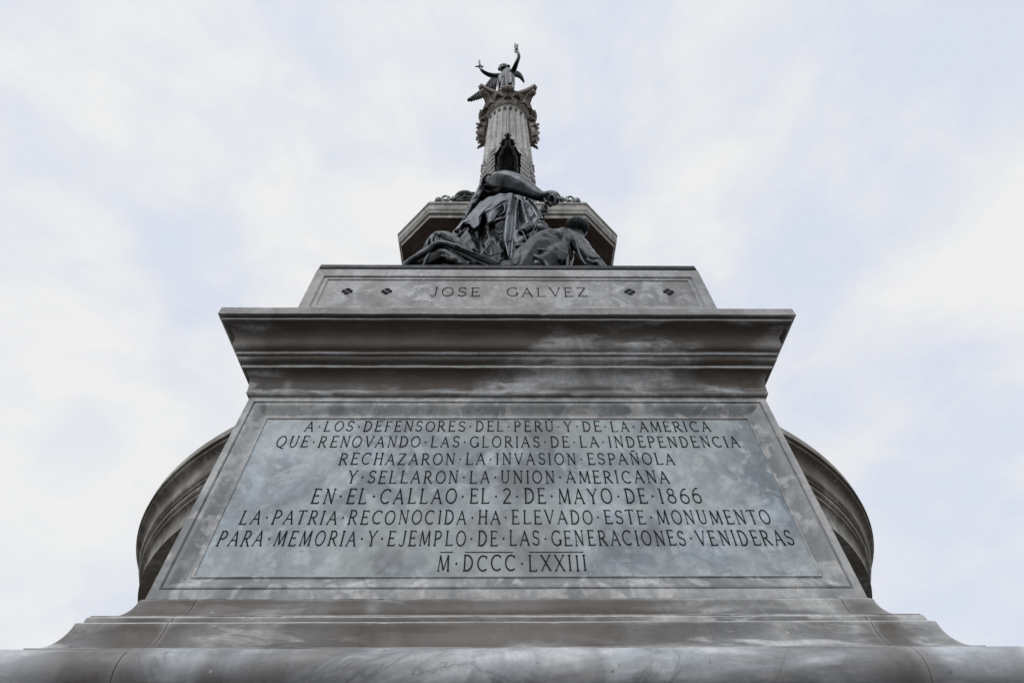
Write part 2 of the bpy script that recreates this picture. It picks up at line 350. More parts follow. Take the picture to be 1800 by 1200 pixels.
# ================================================================== monument
mon = empty('monument', (0, YC, G0), 'tall grey marble monument with inscribed pedestal and fluted column', 'monument')
HW = .6737
def curve(p0, p1, k, n=8):
    """quarter-ellipse style moulding between two (o, z) points; k=+1 bulges out-down, -1 hollows"""
    out = []
    for i in range(n+1):
        t = i/n*math.pi/2
        if k > 0: a, b = math.sin(t), 1-math.cos(t)
        else: a, b = 1-math.cos(t), math.sin(t)
        out.append((p0[0]+(p1[0]-p0[0])*a, p0[1]+(p1[1]-p0[1])*b))
    return out
corn = [(-.03, .9705), (.007, .9705), (.0095, .975), (.0095, .986)]
corn += curve((.0105, .990), (.0350, 1.0405), -1)            # hollow
corn += [(.0385, 1.042), (.0385, 1.050), (.0350, 1.0515)]
corn += curve((.0350, 1.0515), (.0530, 1.066), 1)             # small ovolo
corn += [(.0505, 1.070), (.0505, 1.0735), (.0585, 1.0745), (.0585, 1.081)]
corn += curve((.0585, 1.0825), (.0735, 1.104), 1)[1:]
corn += [(.0740, 1.114)]
corn += curve((.0745, 1.122), (.1100, 1.153), -1)[1:]         # cyma
corn += [(.1130, 1.155), (.1130, 1.1600), (.1090, 1.1625), (.1090, 1.1665), (.1235, 1.1668), (.1235, 1.1945), (.1215, 1.1965), (-.03, 1.1985)]
def sweep(mb, prof, yback, hw=HW, yf=1.0, xa=None, xb=None, closed=True):
    """run an (o, z) profile round the left, front and right of the projecting block; xa..xb keeps only a slice of the front"""
    q = len(prof); v = []
    if xa is None: st = [lambda o, z: (-(hw+o), yback, z), lambda o, z: (-(hw+o), yf-o, z)]
    else: st = [lambda o, z: (xa, yf-o, z)]
    if xb is None: en = [lambda o, z: ((hw+o), yf-o, z), lambda o, z: ((hw+o), yback, z)]
    else: en = [lambda o, z: (xb, yf-o, z)]
    q_ = random.Random(int(prof[1][1]*1e4)+int((xa or 0)*100))
    x0_ = xa if xa is not None else -hw; x1_ = xb if xb is not None else hw
    nst = max(4, int((x1_-x0_)/.012)); mid = []
    for i_ in range(1, nst):
        x_ = x0_+(x1_-x0_)*i_/nst
        wv = .0004*math.sin(x_*23+prof[1][1]*40)+.0003*math.sin(x_*71)
        chip = q_.randrange(len(prof)) if q_.random() < .16 else -9
        mid.append((x_, wv, chip, q_.uniform(.0010, .0032)))
    for s_ in st: v += [s_(o, z) for o, z in prof]
    for x_, wv, chip, amt_ in mid:
        v += [(x_, yf-(o+(wv if o > -.02 else 0)-(amt_ if abs(k_i-chip) <= 0 and o > 0 else 0)), z) for k_i, (o, z) in enumerate(prof)]
    for s_ in en: v += [s_(o, z) for o, z in prof]
    S_ = list(range(len(st)+len(mid)+len(en)))
    f = []
    for i in range(len(S_)-1):
        for j in range(q-1): f.append((i*q+j, i*q+j+1, (i+1)*q+j+1, (i+1)*q+j))
        f.append((i*q+q-1, i*q, (i+1)*q, (i+1)*q+q-1))
    f.append(tuple(range(q))); f.append(tuple((len(S_)-1)*q+k for k in range(q-1, -1, -1)))
    mb.add(v, f)
YB = 1.45
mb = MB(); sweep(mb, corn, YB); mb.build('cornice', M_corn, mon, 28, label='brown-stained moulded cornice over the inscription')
# --- base mouldings, cut into three blocks at the real joints
sco = [(-.04, .4485), (.002, .4485), (.006, .4445)]+[(.006+(.047-.006)*(1-math.cos(t)), .4445-(.0435)*math.sin(t)) for t in [i/9*math.pi/2 for i in range(1, 10)]]
sco += [(.047, .3998), (-.04, .3998)]
fil = [(-.04, .3996), (.0462, .3996), (.0492, .3975), (.0502, .394), (.0502, .3885), (.050, .3860), (-.04, .3860)]
cav = [(-.04, .3858), (.0560, .3858), (.0578, .384)]+[(.0578+(.090-.0578)*(1-math.cos(t)), .384-.050*math.sin(t)) for t in [i/9*math.pi/2 for i in range(1, 10)]]
cav += [(.090, .3325), (-.04, .3325)]
tor = [(-.04, .3315), (.092, .3315), (.0935, .3262)]+[(.104+.031*math.cos(t), .293+.0325*math.sin(t)) for t in [math.pi/2-i/14*math.pi for i in range(1, 15)]]
tor += [(.1125, .260), (.1125, .236), (-.04, .236)]
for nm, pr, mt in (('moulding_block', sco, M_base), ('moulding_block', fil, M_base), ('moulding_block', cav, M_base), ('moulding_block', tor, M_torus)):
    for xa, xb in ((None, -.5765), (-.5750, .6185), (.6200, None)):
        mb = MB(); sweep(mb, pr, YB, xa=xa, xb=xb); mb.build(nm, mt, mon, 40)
mb = MB(); mb.box(-HW-.075, HW+.075, .925, YB, -.10, .235); mb.build('lower_die', M_body, mon, bevel=.01)
lp = [(-.04, -.10), (.165, -.10), (.165, -.16), (.155, -.17), (.155, -.55), (-.04, -.55)]
mb = MB(); sweep(mb, lp, YB); mb.build('plinth_course', M_body, mon, 40)
for k, (R, z) in enumerate(((2.02, -.55), (2.14, -.70), (2.26, -.85))):
    mb = MB(); lathe(mb, [(R, z-.15 if k < 2 else G0), (R, z-.012), (R-.012, z-.001)], 160); mb.build('step', M_body, mon, 40)
# --- die with sunk, framed panel
def rect_ring(mb, a, b):
    """joins two rectangles a, b = (x, z0, z1, y)"""
    def c(r): return [(-r[0], r[3], r[1]), (r[0], r[3], r[1]), (r[0], r[3], r[2]), (-r[0], r[3], r[2])]
    mb.add(c(a)+c(b), [(i, (i+1) % 4, 4+(i+1) % 4, 4+i) for i in range(4)])
D0, D1 = .4497, .9695
mb = MB()
rect_ring(mb, (HW, D0, D1, 1.0), (.6585, .4675, .9545, 1.0))
rect_ring(mb, (.6585, .4675, .9545, 1.0), (.6572, .4688, .9532, 1.0065))
mb.add([(-HW, 1.0, D0), (-HW, YB, D0), (-HW, YB, D1), (-HW, 1.0, D1)], [(0, 1, 2, 3)])
mb.add([(HW, 1.0, D0), (HW, YB, D0), (HW, YB, D1), (HW, 1.0, D1)], [(0, 1, 2, 3)])
mb.build('die', M_frame, mon)
fr = [(.0002, 1.0070), (.0014, 1.0034), (.0030, 1.0018)]
fr += [(.004+.035*k/12, 1.0014+.0150*(3*(k/12)**2-2*(k/12)**3)) for k in range(13)]
fr += [(.0400, 1.0150), (.0412, 1.0135), (.0440, 1.0135), (.0444, 1.0180)]
mb = MB(); X0, Z0, Z1 = .6565, .4695, .9525
rs = [(X0-i, Z0+i*.70, Z1-i*1.0, y) for i, y in fr]
for a, b in zip(rs[:-1], rs[1:]): rect_ring(mb, a, b)
mb.build('panel_frame', M_frame, mon, 30, label='grey moulded frame round the inscription')
PX, PZ0, PZ1, PY = .6135, .4938, .9093, 1.0168; PK = PY/1.012
pan = empty_parent = None
mb = MB(); mb.box(-PX, PX, PY, 1.05, PZ0, PZ1); pan = mb.build('inscription_panel', M_panel, mon, label='blue-grey veined slab with eight incised lines')

# --- stroke alphabet -------------------------------------------------
def arc(cx, cy, rx, ry, a0, a1, n=14):
    return [(cx+rx*math.cos(math.radians(a0+(a1-a0)*i/n)), cy+ry*math.sin(math.radians(a0+(a1-a0)*i/n))) for i in range(n+1)]
T, t_ = .084, .048
def ser(x, y, h=.085): return (t_*.85, [(x-h, y), (x+h, y)])
GL = {
 'A': (.60, [(t_, [(.03, 0), (.31, 1)]), (T, [(.29, 1), (.57, 0)]), (t_, [(.12, .35), (.46, .35)]), ser(.03, 0, .06), ser(.57, 0, .07)]),
 'B': (.5, [(T, [(.1, 0), (.1, 1)])]),
 'C': (.62, [(T*.9, arc(.36, .5, .32, .49, 50, 310, 20)), (t_, [(.565, .80), (.575, .96)])]),
 'D': (.60, [(T, [(.1, 0), (.1, 1)]), (t_, [(.02, 1), (.22, 1)]), (t_, [(.02, 0), (.22, 0)]), (T*.9, arc(.2, .5, .36, .5, 90, -90, 18))]),
 'E': (.50, [(T, [(.1, 0), (.1, 1)]), (t_, [(.02, 1), (.44, 1), (.45, .9)]), (t_, [(.1, .52), (.36, .52)]), (t_, [(.36, .46), (.36, .58)]), (t_, [(.02, 0), (.48, 0), (.50, .1)])]),
 'F': (.46, [(T, [(.1, 0), (.1, 1)]), (t_, [(.02, 1), (.44, 1), (.45, .9)]), (t_, [(.1, .52), (.36, .52)]), ser(.1, 0)]),
 'G': (.64, [(T*.9, arc(.36, .5, .32, .49, 50, 330, 20)), (T, [(.60, .30), (.60, .06)]), (t_, [(.50, .36), (.68, .36)]), (t_, [(.565, .80), (.575, .96)])]),
 'H': (.62, [(T, [(.1, 0), (.1, 1)]), (T, [(.52, 0), (.52, 1)]), (t_, [(.1, .52), (.52, .52)]), ser(.1, 0), ser(.1, 1), ser(.52, 0), ser(.52, 1)]),
 'I': (.2, [(T, [(.1, 0), (.1, 1)]), ser(.1, 0), ser(.1, 1)]),
 'J': (.42, [(T, [(.34, 1), (.34, .25)]), (t_*1.2, arc(.18, .25, .16, .27, 0, -150, 10)), ser(.34, 1)]),
 'L': (.50, [(T, [(.1, 0), (.1, 1)]), (t_, [(.02, 0), (.47, 0), (.49, .1)]), ser(.1, 1)]),
 'M': (.74, [(t_, [(.07, 0), (.12, 1)]), (T, [(.12, 1), (.37, .05)]), (t_, [(.37, .05), (.62, 1)]), (T, [(.62, 1), (.67, 0)]), ser(.07, 0, .06), ser(.67, 0, .07)]),
 'N': (.62, [(t_, [(.1, 0), (.1, 1)]), (T, [(.1, 1), (.54, 0)]), (t_, [(.54, 0), (.54, 1)]), ser(.1, 0, .07), ser(.06, 1, .06), ser(.54, 1, .07)]),
 'O': (.66, [(T*.85, arc(.33, .5, .30, .5, 0, 360, 26))]),
 'P': (.52, [(T, [(.1, 0), (.1, 1)]), (t_, [(.02, 1), (.24, 1)]), (T*.85, arc(.23, .73, .24, .27, 90, -90, 12)), (t_, [(.24, .46), (.1, .46)]), ser(.1, 0)]),
 'Q': (.68, [(T*.85, arc(.33, .5, .30, .5, 0, 360, 26)), (t_*1.2, [(.34, .02), (.46, -.12), (.64, -.14)])]),
 'R': (.58, [(T, [(.1, 0), (.1, 1)]), (t_, [(.02, 1), (.24, 1)]), (T*.85, arc(.23, .74, .23, .26, 90, -90, 12)), (t_, [(.24, .48), (.1, .48)]), (T, [(.26, .48), (.54, 0)]), ser(.1, 0), ser(.56, 0, .05)]),
 'S': (.48, [(T*.85, arc(.24, .745, .19, .245, 25, 235, 12)+arc(.24, .255, .20, .245, 75, -150, 14)), (t_, [(.42, .80), (.43, .95)]), (t_, [(.04, .2), (.03, .05)])]),
 'T': (.54, [(T, [(.27, 0), (.27, 1)]), (t_, [(.01, .9), (.02, 1), (.52, 1), (.53, .9)]), ser(.27, 0)]),
 'U': (.62, [(T, [(.1, 1), (.1, .3)]), (t_*1.2, arc(.31, .3, .21, .30, 180, 360, 14)), (t_*1.1, [(.52, .3), (.52, 1)]), ser(.1, 1), ser(.52, 1)]),
 'V': (.60, [(T, [(.04, 1), (.31, 0)]), (t_, [(.31, 0), (.56, 1)]), ser(.04, 1, .06), ser(.56, 1, .06)]),
 'X': (.60, [(T, [(.05, 1), (.55, 0)]), (t_, [(.05, 0), (.55, 1)]), ser(.05, 0, .06), ser(.55, 0, .06), ser(.05, 1, .06), ser(.55, 1, .06)]),
 'Y': (.58, [(T, [(.04, 1), (.30, .48)]), (t_, [(.54, 1), (.30, .48)]), (T, [(.30, .5), (.30, 0)]), ser(.04, 1, .06), ser(.54, 1, .06), ser(.30, 0)]),
 'Z': (.56, [(t_, [(.05, .88), (.05, 1), (.5, 1)]), (T, [(.5, 1), (.05, 0)]), (t_, [(.05, 0), (.53, 0), (.54, .12)])]),
 '1': (.24, [(T, [(.12, 0), (.12, 1)]), ser(.12, 0), ser(.08, 1, .06)]),
 '2': (.52, [(T*.8, arc(.24, .76, .20, .24, 160, -20, 12)+[(.40, .6), (.05, 0)]), (T*.8, [(.05, 0), (.50, 0)])]),
 '6': (.56, [(T*.8, arc(.28, .30, .24, .30, 0, 360, 22)), (T*.7, [(.05, .33), (.08, .6), (.2, .86), (.38, 1.0), (.48, .98)])]),
 '8': (.54, [(T*.8, arc(.27, .27, .23, .27, 0, 360, 22)), (T*.7, arc(.27, .765, .185, .225, 0, 360, 20))]),
 '.': (.32, [(.08, [(.105, .45), (.205, .45)]), (.06, [(.155, .49), (.155, .53)])]),
}
GL['Ù'] = (.62, GL['U'][1]+[(t_, [(.30, 1.12), (.36, 1.2)])])
GL['É'] = (.50, GL['E'][1]+[(t_, [(.22, 1.14), (.31, 1.25)])])
GL['Ñ'] = (.62, GL['N'][1]+[(t_, [(.16, 1.18), (.26, 1.24), (.36, 1.18), (.46, 1.24)])])
LM = {}
def glyph(ch, wt=1.0):
    if (ch, wt) in LM: return LM[(ch, wt)]
    v, f = [], []; k = 0
    for wd, pts in GL[ch][1]:
        wd *= wt; k += 1; dep = .02+.0035*k
        P = [Vector(p) for p in pts]
        for a, b in zip(P[:-1], P[1:]):
            d = (b-a); ln = d.length
            if ln < 1e-6: continue
            d /= ln; nn = Vector((-d.y, d.x))*wd/2; e0 = a-d*wd*.06; e1 = b+d*wd*.06; q = len(v); dep += .0002
            for p in (e0+nn, e0-nn, e1-nn, e1+nn):
                v.append((p.x, -dep, p.y))
            for p in (e0+nn, e0-nn, e1-nn, e1+nn):
                v.append((p.x, .02, p.y))
            f += [(q, q+1, q+2, q+3), (q, q+4, q+5, q+1), (q+1, q+5, q+6, q+2), (q+2, q+6, q+7, q+3), (q+3, q+7, q+4, q)]
    me = bpy.data.meshes.new('letter'); me.from_pydata(v, [], f); me.update(); me.materials.append(M_let)
    bm = bmesh.new(); bm.from_mesh(me); bmesh.ops.recalc_face_normals(bm, faces=bm.faces); bm.to_mesh(me); bm.free()
    LM[(ch, wt)] = me; return me
def write(txt, x0, x1, zb, h, y, parent, gap=.24, stretch=None, wt=1.0):
    adv = []; x = 0
    for i, c in enumerate(txt):
        if c == ' ': x += .8; adv.append(None); continue
        adv.append(x); x += GL[c][0]+gap
    tot = x-gap
    sx = (x1-x0)/(tot*h) if stretch is None else stretch
    extra = 0 if stretch is None else ((x1-x0)-tot*h*sx)/max(1, len(txt)-1)
    t = worldpos(parent)
    for i, c in enumerate(txt):
        if adv[i] is None: continue
        o = bpy.data.objects.new('letter', glyph(c, wt)); sc.collection.objects.link(o); o.parent = parent
        x = x0+adv[i]*h*sx+extra*i
        jx = random.uniform(-.02, .02)*h; jz = random.uniform(-.02, .02)*h
        o.location = Vector(W((x+jx, y, zb+jz)))-t
        k = random.uniform(.97, 1.03); o.scale = (h*sx*S*k, h*S, h*S*random.uniform(.98, 1.03))
ROWS = [("A.LOS.DEFENSORES.DEL.PERÙ.Y.DE.LA.AMÉRICA", -.5044, .5042, .8640, .0322),
        ("QUE.RENOVANDO.LAS.GLORIAS.DE.LA.INDEPENDENCIA", -.560, .5614, .8147, .0323),
        ("RECHAZARON.LA.INVASION.ESPAÑOLA", -.3959, .3908, .7640, .0318),
        ("Y.SELLARON.LA.UNION.AMERICANA", -.3650, .3647, .7127, .0328),
        ("EN.EL.CALLAO.EL.2.DE.MAYO.DE.1866", -.4323, .4274, .6605, .0370),
        ("LA.PATRIA.RECONOCIDA.HA.ELEVADO.ESTE.MONUMENTO", -.5681, .5603, .6108, .0318),
        ("PARA.MEMORIA.Y.EJEMPLO.DE.LAS.GENERACIONES.VENIDERAS", -.5951, .5901, .5622, .0323),
        ("M.DCCC.LXXIII", -.1402, .1541, .5091, .0318)]
for tx, a, b, zb, h in ROWS: write(tx, a*PK, b*PK, zb*PK, h, PY-.0002, pan)
for a, b in ((-.1378, -.1111), (-.0879, .0094), (.0412, .1521)):
    mb = MB(); mb.box(a*PK, b*PK, PY-.0010, PY+.002, .5472*PK, .5482*PK); mb.build('overline', M_let, pan)

# --- name block on top of the cornice
B0, B1, BW = 1.1995, 1.5900, .6690
mb = MB()
rect_ring(mb, (BW, B0, B1, 1.0), (.6360, 1.3690, 1.5490, 1.0))
rect_ring(mb, (.6360, 1.3690, 1.5490, 1.0), (.6345, 1.3705, 1.5475, 1.0055))
rect_ring(mb, (.6345, 1.3705, 1.5475, 1.0055), (.6195, 1.3830, 1.5335, 1.0040))
rect_ring(mb, (.6195, 1.3830, 1.5335, 1.0040), (.6180, 1.3845, 1.5320, 1.0075))
x, z0, z1, y = .6180, 1.3845, 1.5320, 1.0075
mb.add([(-x, y, z0), (x, y, z0), (x, y, z1), (-x, y, z1)], [(0, 1, 2, 3)])
for s in (-1, 1): mb.add([(s*BW, 1.0, B0), (s*BW, 2.0, B0), (s*BW, 2.0, B1), (s*BW, 1.0, B1)], [(0, 1, 2, 3)])
mb.add([(-BW, 1.0, B1), (BW, 1.0, B1), (BW, 2.0, B1), (-BW, 2.0, B1)], [(0, 1, 2, 3)])
nb = mb.build('name_block', M_name, mon, label='grey marble block with a sunk name panel')
write("JOSE", -.2622, -.0954, 1.4380, .0490, 1.0075, nb, stretch=1.22, wt=.66)
write("GALVEZ", -.0055, .2624, 1.4388, .0490, 1.0075, nb, stretch=1.22, wt=.66)
for qx, qz in ((-.5375, 1.4642), (-.4062, 1.4647), (.4074, 1.4658), (.5380, 1.4664)):
    for k in range(4):
        a0 = math.pi/2*k; v = [(qx+.0022*math.cos(a0), 1.0062, qz+.0022*math.sin(a0))]
        pts = []
        for i in range(11):
            f_ = -1+2*i/10; a = a0+math.radians(37)*f_; r = .0178*(1-.16*abs(f_)**4)
            pts.append((qx+r*math.cos(a), 1.0062, qz+r*math.sin(a)))
        v += pts; nn = len(v); v += [(p[0], 1.012, p[2]) for p in v]
        f = [tuple(range(nn))]+[(i, (i+1) % nn, nn+(i+1) % nn, nn+i) for i in range(nn)]
        obj('quatrefoil_petal', v, f, M_let, nb)
mb = MB(); mb.box(-.6690, .6690, .9985, 2.0, 1.5925, 1.6230)
mb.build('bronze_slab', M_slab, mon, bevel=.009, label='dark bronze slab under the statues', smooth=40)
mb = MB(); mb.box(-.655, .655, 1.003, 2.0, 1.5898, 1.5930); mb.build('slab_bed', M_let, mon)

# --- round drum behind
RW = 1.6036
mb = MB(); lathe(mb, [(RW-.25, .9785), (RW+.020, .9765)]+[(RW+(.0235+(o-.0095)*.8772 if z < 1.166 else o), z) for o, z in corn if o > -.02 and z > .974]+[(.5, 1.2)], 220, cap=False); mb.build('drum_cornice', M_drum, mon, 28, label='brown moulded cornice curving round the drum')
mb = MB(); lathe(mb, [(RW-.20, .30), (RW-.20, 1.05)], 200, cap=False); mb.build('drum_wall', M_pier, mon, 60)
dr = [(RW+o, z) for o, z in ([p for p in sco if p[0] > -.02]+[p for p in fil if p[0] > -.02]+[p for p in cav if p[0] > -.02]+[p for p in tor if p[0] > -.02])][::-1]+[(RW-.21, .4487)]
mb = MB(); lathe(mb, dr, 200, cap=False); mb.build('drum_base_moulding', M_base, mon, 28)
mb = MB(); lathe(mb, [(RW+.25, -.55), (RW+.25, -.13), (RW+.08, -.12), (RW+.08, .236)], 200, cap=False); mb.build('drum_plinth', M_body, mon, 40)

# --- chamfered pier and its cornice
def octo(a, ch, z, cy=YC):
    b = a-ch
    return [(-b, cy-a, z), (b, cy-a, z), (a, cy-b, z), (a, cy+b, z), (b, cy+a, z), (-b, cy+a, z), (-a, cy+b, z), (-a, cy-b, z)]
def octloft(mb, prof, a=.934, ch=.29, cap=True):
    v = []; f = []
    for i, z in prof:
        aa = a-i; c = ch-i*(2-math.sqrt(2))
        v += octo(aa, max(c, .02), z)
    for j in range(len(prof)-1):
        for k in range(8): f.append((j*8+k, j*8+(k+1) % 8, (j+1)*8+(k+1) % 8, (j+1)*8+k))
    if cap: f.append(tuple(range(7, -1, -1))); f.append(tuple((len(prof)-1)*8+k for k in range(8)))
    mb.add(v, f)
oc = [(.40, 3.97), (.079, 3.97), (.078, 3.872), (.0535, 3.868), (.0495, 3.874), (.0480, 3.906), (.0300, 3.912), (.0270, 3.920), (.0245, 3.936)]
oc += [(.0245-.0125*math.sin(t), 3.938+.045*(1-math.cos(t))) for t in [i/6*math.pi/2 for i in range(1, 7)]]
oc += [(.0105, 3.990), (.0100, 4.010), (.0050, 4.014), (.0050, 4.022), (0, 4.024), (0, 4.046), (.004, 4.050), (.10, 4.06)]
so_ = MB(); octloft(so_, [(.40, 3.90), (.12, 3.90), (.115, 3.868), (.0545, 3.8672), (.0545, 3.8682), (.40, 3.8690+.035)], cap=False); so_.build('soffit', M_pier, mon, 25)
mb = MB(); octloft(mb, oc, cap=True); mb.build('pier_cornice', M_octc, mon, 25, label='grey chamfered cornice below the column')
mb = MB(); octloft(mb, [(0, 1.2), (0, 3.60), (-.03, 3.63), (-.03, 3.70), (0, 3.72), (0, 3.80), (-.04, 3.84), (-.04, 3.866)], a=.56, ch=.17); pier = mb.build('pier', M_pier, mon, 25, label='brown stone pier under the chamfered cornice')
for sx in (-1, 1):                                        # scrolled brackets under the corners
    mb = MB()
    for s2 in (0,):
        x = sx*(.66+.12*s2); y = YC-.50-.02*s2
        mb.tube([(x-sx*.10, y+.1, 3.55), (x-sx*.02, y+.05, 3.66), (x, y, 3.78), (x+sx*.02, y-.03, 3.85)], [.025, .028, .03, .02], 10)
    mb.build('pier_bracket', M_pier, mon, 60)

# --- column
mb = MB()
lathe(mb, [(.52, 4.055), (.52, 4.16), (.50, 4.165)]+[(.46+.05*math.cos(t), 4.22+.05*math.sin(t)) for t in [-math.pi/2+i/8*math.pi for i in range(9)]]+[(.43, 4.28), (.43, 4.31)]+[(.415+.03*math.cos(t), 4.34+.03*math.sin(t)) for t in [-math.pi/2+i/8*math.pi for i in range(9)]]+[(.395, 4.38)], 96)
mb.build('column_base', M_col, mon, 35)
NF = 22; SEG = 10; zs = [4.36, 4.5, 5.0, 5.5, 6.0, 6.5, 7.0, 7.5, 8.0, 8.4, 8.62, 8.66, 8.69, 8.71, 8.73, 8.745, 8.76, 8.80]
def colr(z): return .372-.040*((z-4.36)/4.4)**1.3
v = []; f = []
for z in zs:
    r = colr(z)
    for k in range(NF*SEG):
        t = (k % SEG)/SEG; a = 2*math.pi*(k+.5)/(NF*SEG)
        tt = (t+.05)
        half = (tt-.5)/.40
        top = 8.75-.042*(1-math.sqrt(max(0, 1-half*half))) if abs(half) < 1 else 0
        d = 0
        if abs(half) < 1 and z < top: d = .042*math.sqrt(max(0, 1-half*half))
        rr = r-d; v.append((rr*math.sin(a), YC-rr*math.cos(a), z))
m = NF*SEG
for j in range(len(zs)-1):
    for k in range(m): f.append((j*m+k, j*m+(k+1) % m, (j+1)*m+(k+1) % m, (j+1)*m+k))
shaft = obj('column_shaft', v, f, M_col, mon, 40, label='pale fluted marble shaft')
mb = MB(); lathe(mb, [(.33, 8.79), (.342, 8.80), (.347, 8.815), (.342, 8.83), (.335, 8.835), (.352, 8.842), (.362, 8.858), (.352, 8.874), (.33, 8.88)], 96, cap=False)
mb.build('necking_ring', M_cap, mon, 50)
# capital
cap = None; mb = MB()
lathe(mb, [(.325, 8.87), (.33, 8.95), (.345, 9.10), (.375, 9.22), (.42, 9.31), (.435, 9.335), (.42, 9.35), (.30, 9.36)], 64, cap=False)
cap = mb.build('capital', M_cap, mon, 40, label='brown carved capital with scrolls and leaves')
def abacus(z0, z1, hw, bow, cut=.05, n=10):
    pts = []
    for s in range(4):
        a = s*math.pi/2
        for i in range(n+1):
            t = -1+2*i/n; x = t*(hw-cut); y = -(hw-bow*(1-t*t))
            pts.append((x*math.cos(a)-y*math.sin(a), x*math.sin(a)+y*math.cos(a)))
    q = len(pts); v = []
    for (dz, k) in ((z0, .975), (z0+.012, .975), (z0+.03, .955), ((z0+z1)/2, .985), (z1-.02, 1.0), (z1, 1.0)):
        v += [(x*k, YC+y*k, dz) for x, y in pts]
    f = [tuple(range(q-1, -1, -1)), tuple(5*q+i for i in range(q))]
    for j in range(5): f += [(j*q+i, j*q+(i+1) % q, (j+1)*q+(i+1) % q, (j+1)*q+i) for i in range(q)]
    return v, f
v, f = abacus(9.36, 9.46, .492, .135); obj('abacus', v, f, M_cap, cap, 30)
for s in range(4):
    a = math.pi/4+s*math.pi/2; dx, dy = math.sin(a), -math.cos(a)
    mb = MB(); pts = []; rad = []
    for i in range(15):                                   # stalk rising from the bell into a curled scroll
        if i < 6:
            t = i/5; r = .36+.20*t**1.5; z = 8.98+.30*math.sin(t*math.pi/2)
        else:
            th = math.pi/2-(i-5)*.62; rr = .062-.0052*(i-5); r = .56+rr*math.cos(th); z = 9.285-.062+rr*math.sin(th)+.062-.062
            z = 9.222+rr*math.sin(th)
        pts.append((r*dx, YC+r*dy, z)); rad.append(.026 if i < 6 else .024-.0012*(i-5))
    mb.tube(pts, rad, 8)
    px_, py_ = -dy, dx
    for o_ in (-.028, .028): mb.tube([(p[0]+px_*o_, p[1]+py_*o_, p[2]) for p in pts], [q*.75 for q in rad], 6)
    mb.build('volute', M_cap, cap, 60)
    a2 = s*math.pi/2; ex, ey = math.sin(a2), -math.cos(a2)   # rosette in the middle of each side
    mb = MB(); c = (ex*.44, YC+ey*.44, 9.335)
    R3 = Matrix.Rotation(a2, 3, 'Z')
    mb.ball(c, (.112, .06, .060), R3); 
    for k in range(10):
        b = 2*math.pi*k/10; q = R3@Vector((.098*math.cos(b), -.02, .056*math.sin(b))); mb.ball((c[0]+q.x, c[1]+q.y, c[2]+q.z), .017, n=8)
    mb.build('rosette', M_cap, cap, 60)
def leaf(mb, cx, cy, ang, z0, h, wdt, out, tip):
    """a curling acanthus leaf leaning out from radius out at angle ang"""
    n1_, n2_ = 9, 7; v = []
    dx, dy = math.sin(ang), -math.cos(ang); tx, ty = math.cos(ang), math.sin(ang)
    for j in range(n1_):
        t = j/(n1_-1); z = z0+h*(math.sin(t*2.0)/math.sin(1.57) if t < .8 else math.sin(1.6)-(t-.8)*.7)
        r = out+tip*t**2.4; ww = wdt*(math.sin(math.pi*(.18+.82*(1-t)))*.9+.12)*(1 if j % 2 else 1.16)
        for i in range(n2_):
            s_ = -1+2*i/(n2_-1); rr = r-.25*wdt*abs(s_)+(.012 if i % 2 else 0)+.012*(1-abs(s_))
            v.append((cx+rr*dx+ww*s_*tx, cy+rr*dy+ww*s_*ty, z))
    base = list(v)
    v += [(p[0]-dx*.016, p[1]-dy*.016, p[2]-.006) for p in base]; N_ = n1_*n2_; f = []
    for j in range(n1_-1):
        for i in range(n2_-1):
            q = j*n2_+i; f.append((q, q+1, q+n2_+1, q+n2_)); f.append((N_+q, N_+q+n2_, N_+q+n2_+1, N_+q+1))
    for j in range(n1_-1):
        for i in (0, n2_-1): q = j*n2_+i; f.append((q, q+n2_, N_+q+n2_, N_+q))
    for i in range(n2_-1):
        for j in (0, n1_-1): q = j*n2_+i; f.append((q, q+1, N_+q+1, N_+q))
    mb.add(v, f)
for k in range(8):
    mb = MB(); leaf(mb, 0, YC, 2*math.pi*k/8, 8.89, .16, .085, .345, .07); mb.build('acanthus_leaf', M_cap, cap, 50)
for k in range(8):
    mb = MB(); leaf(mb, 0, YC, 2*math.pi*(k+.5)/8, 8.92, .26, .075, .345, .09); mb.build('acanthus_leaf', M_cap, cap, 50)
# carved trophies high on the sides of the shaft
for sx in (-1, 1):
    mb = MB(); rr = random.Random(5)
    for k in range(44):
        t = k/43; u = 850-11*math.sin(min(1, t*1.25)*math.pi*.62)+rr.uniform(-1, 3.5); v_ = 218+37*t
        p = A(u, v_, 2.80); x0_ = abs(p[0]); rad = RPX(rr.uniform(1.3, 2.6), u, v_, 2.8); yo = rr.uniform(-.15, .08)
        mb.tube([(sx*(x0_-.07), p[1]+yo*.6, p[2]+.05), (sx*x0_, p[1]+yo, p[2]-.01), (sx*(x0_+.004), p[1]+yo, p[2]-.07)], [rad*1.3, rad, rad*.35], 6)
    mb.tube([(sx*.335, YC-.08, 8.86), (sx*.39, YC-.08, 8.5), (sx*.41, YC-.08, 8.25), (sx*.37, YC-.08, 8.05)], [.03, .06, .065, .03], 8)
    mb.clay('carved_trophy', M_cap, shaft, voxel=.006, smooth=1)
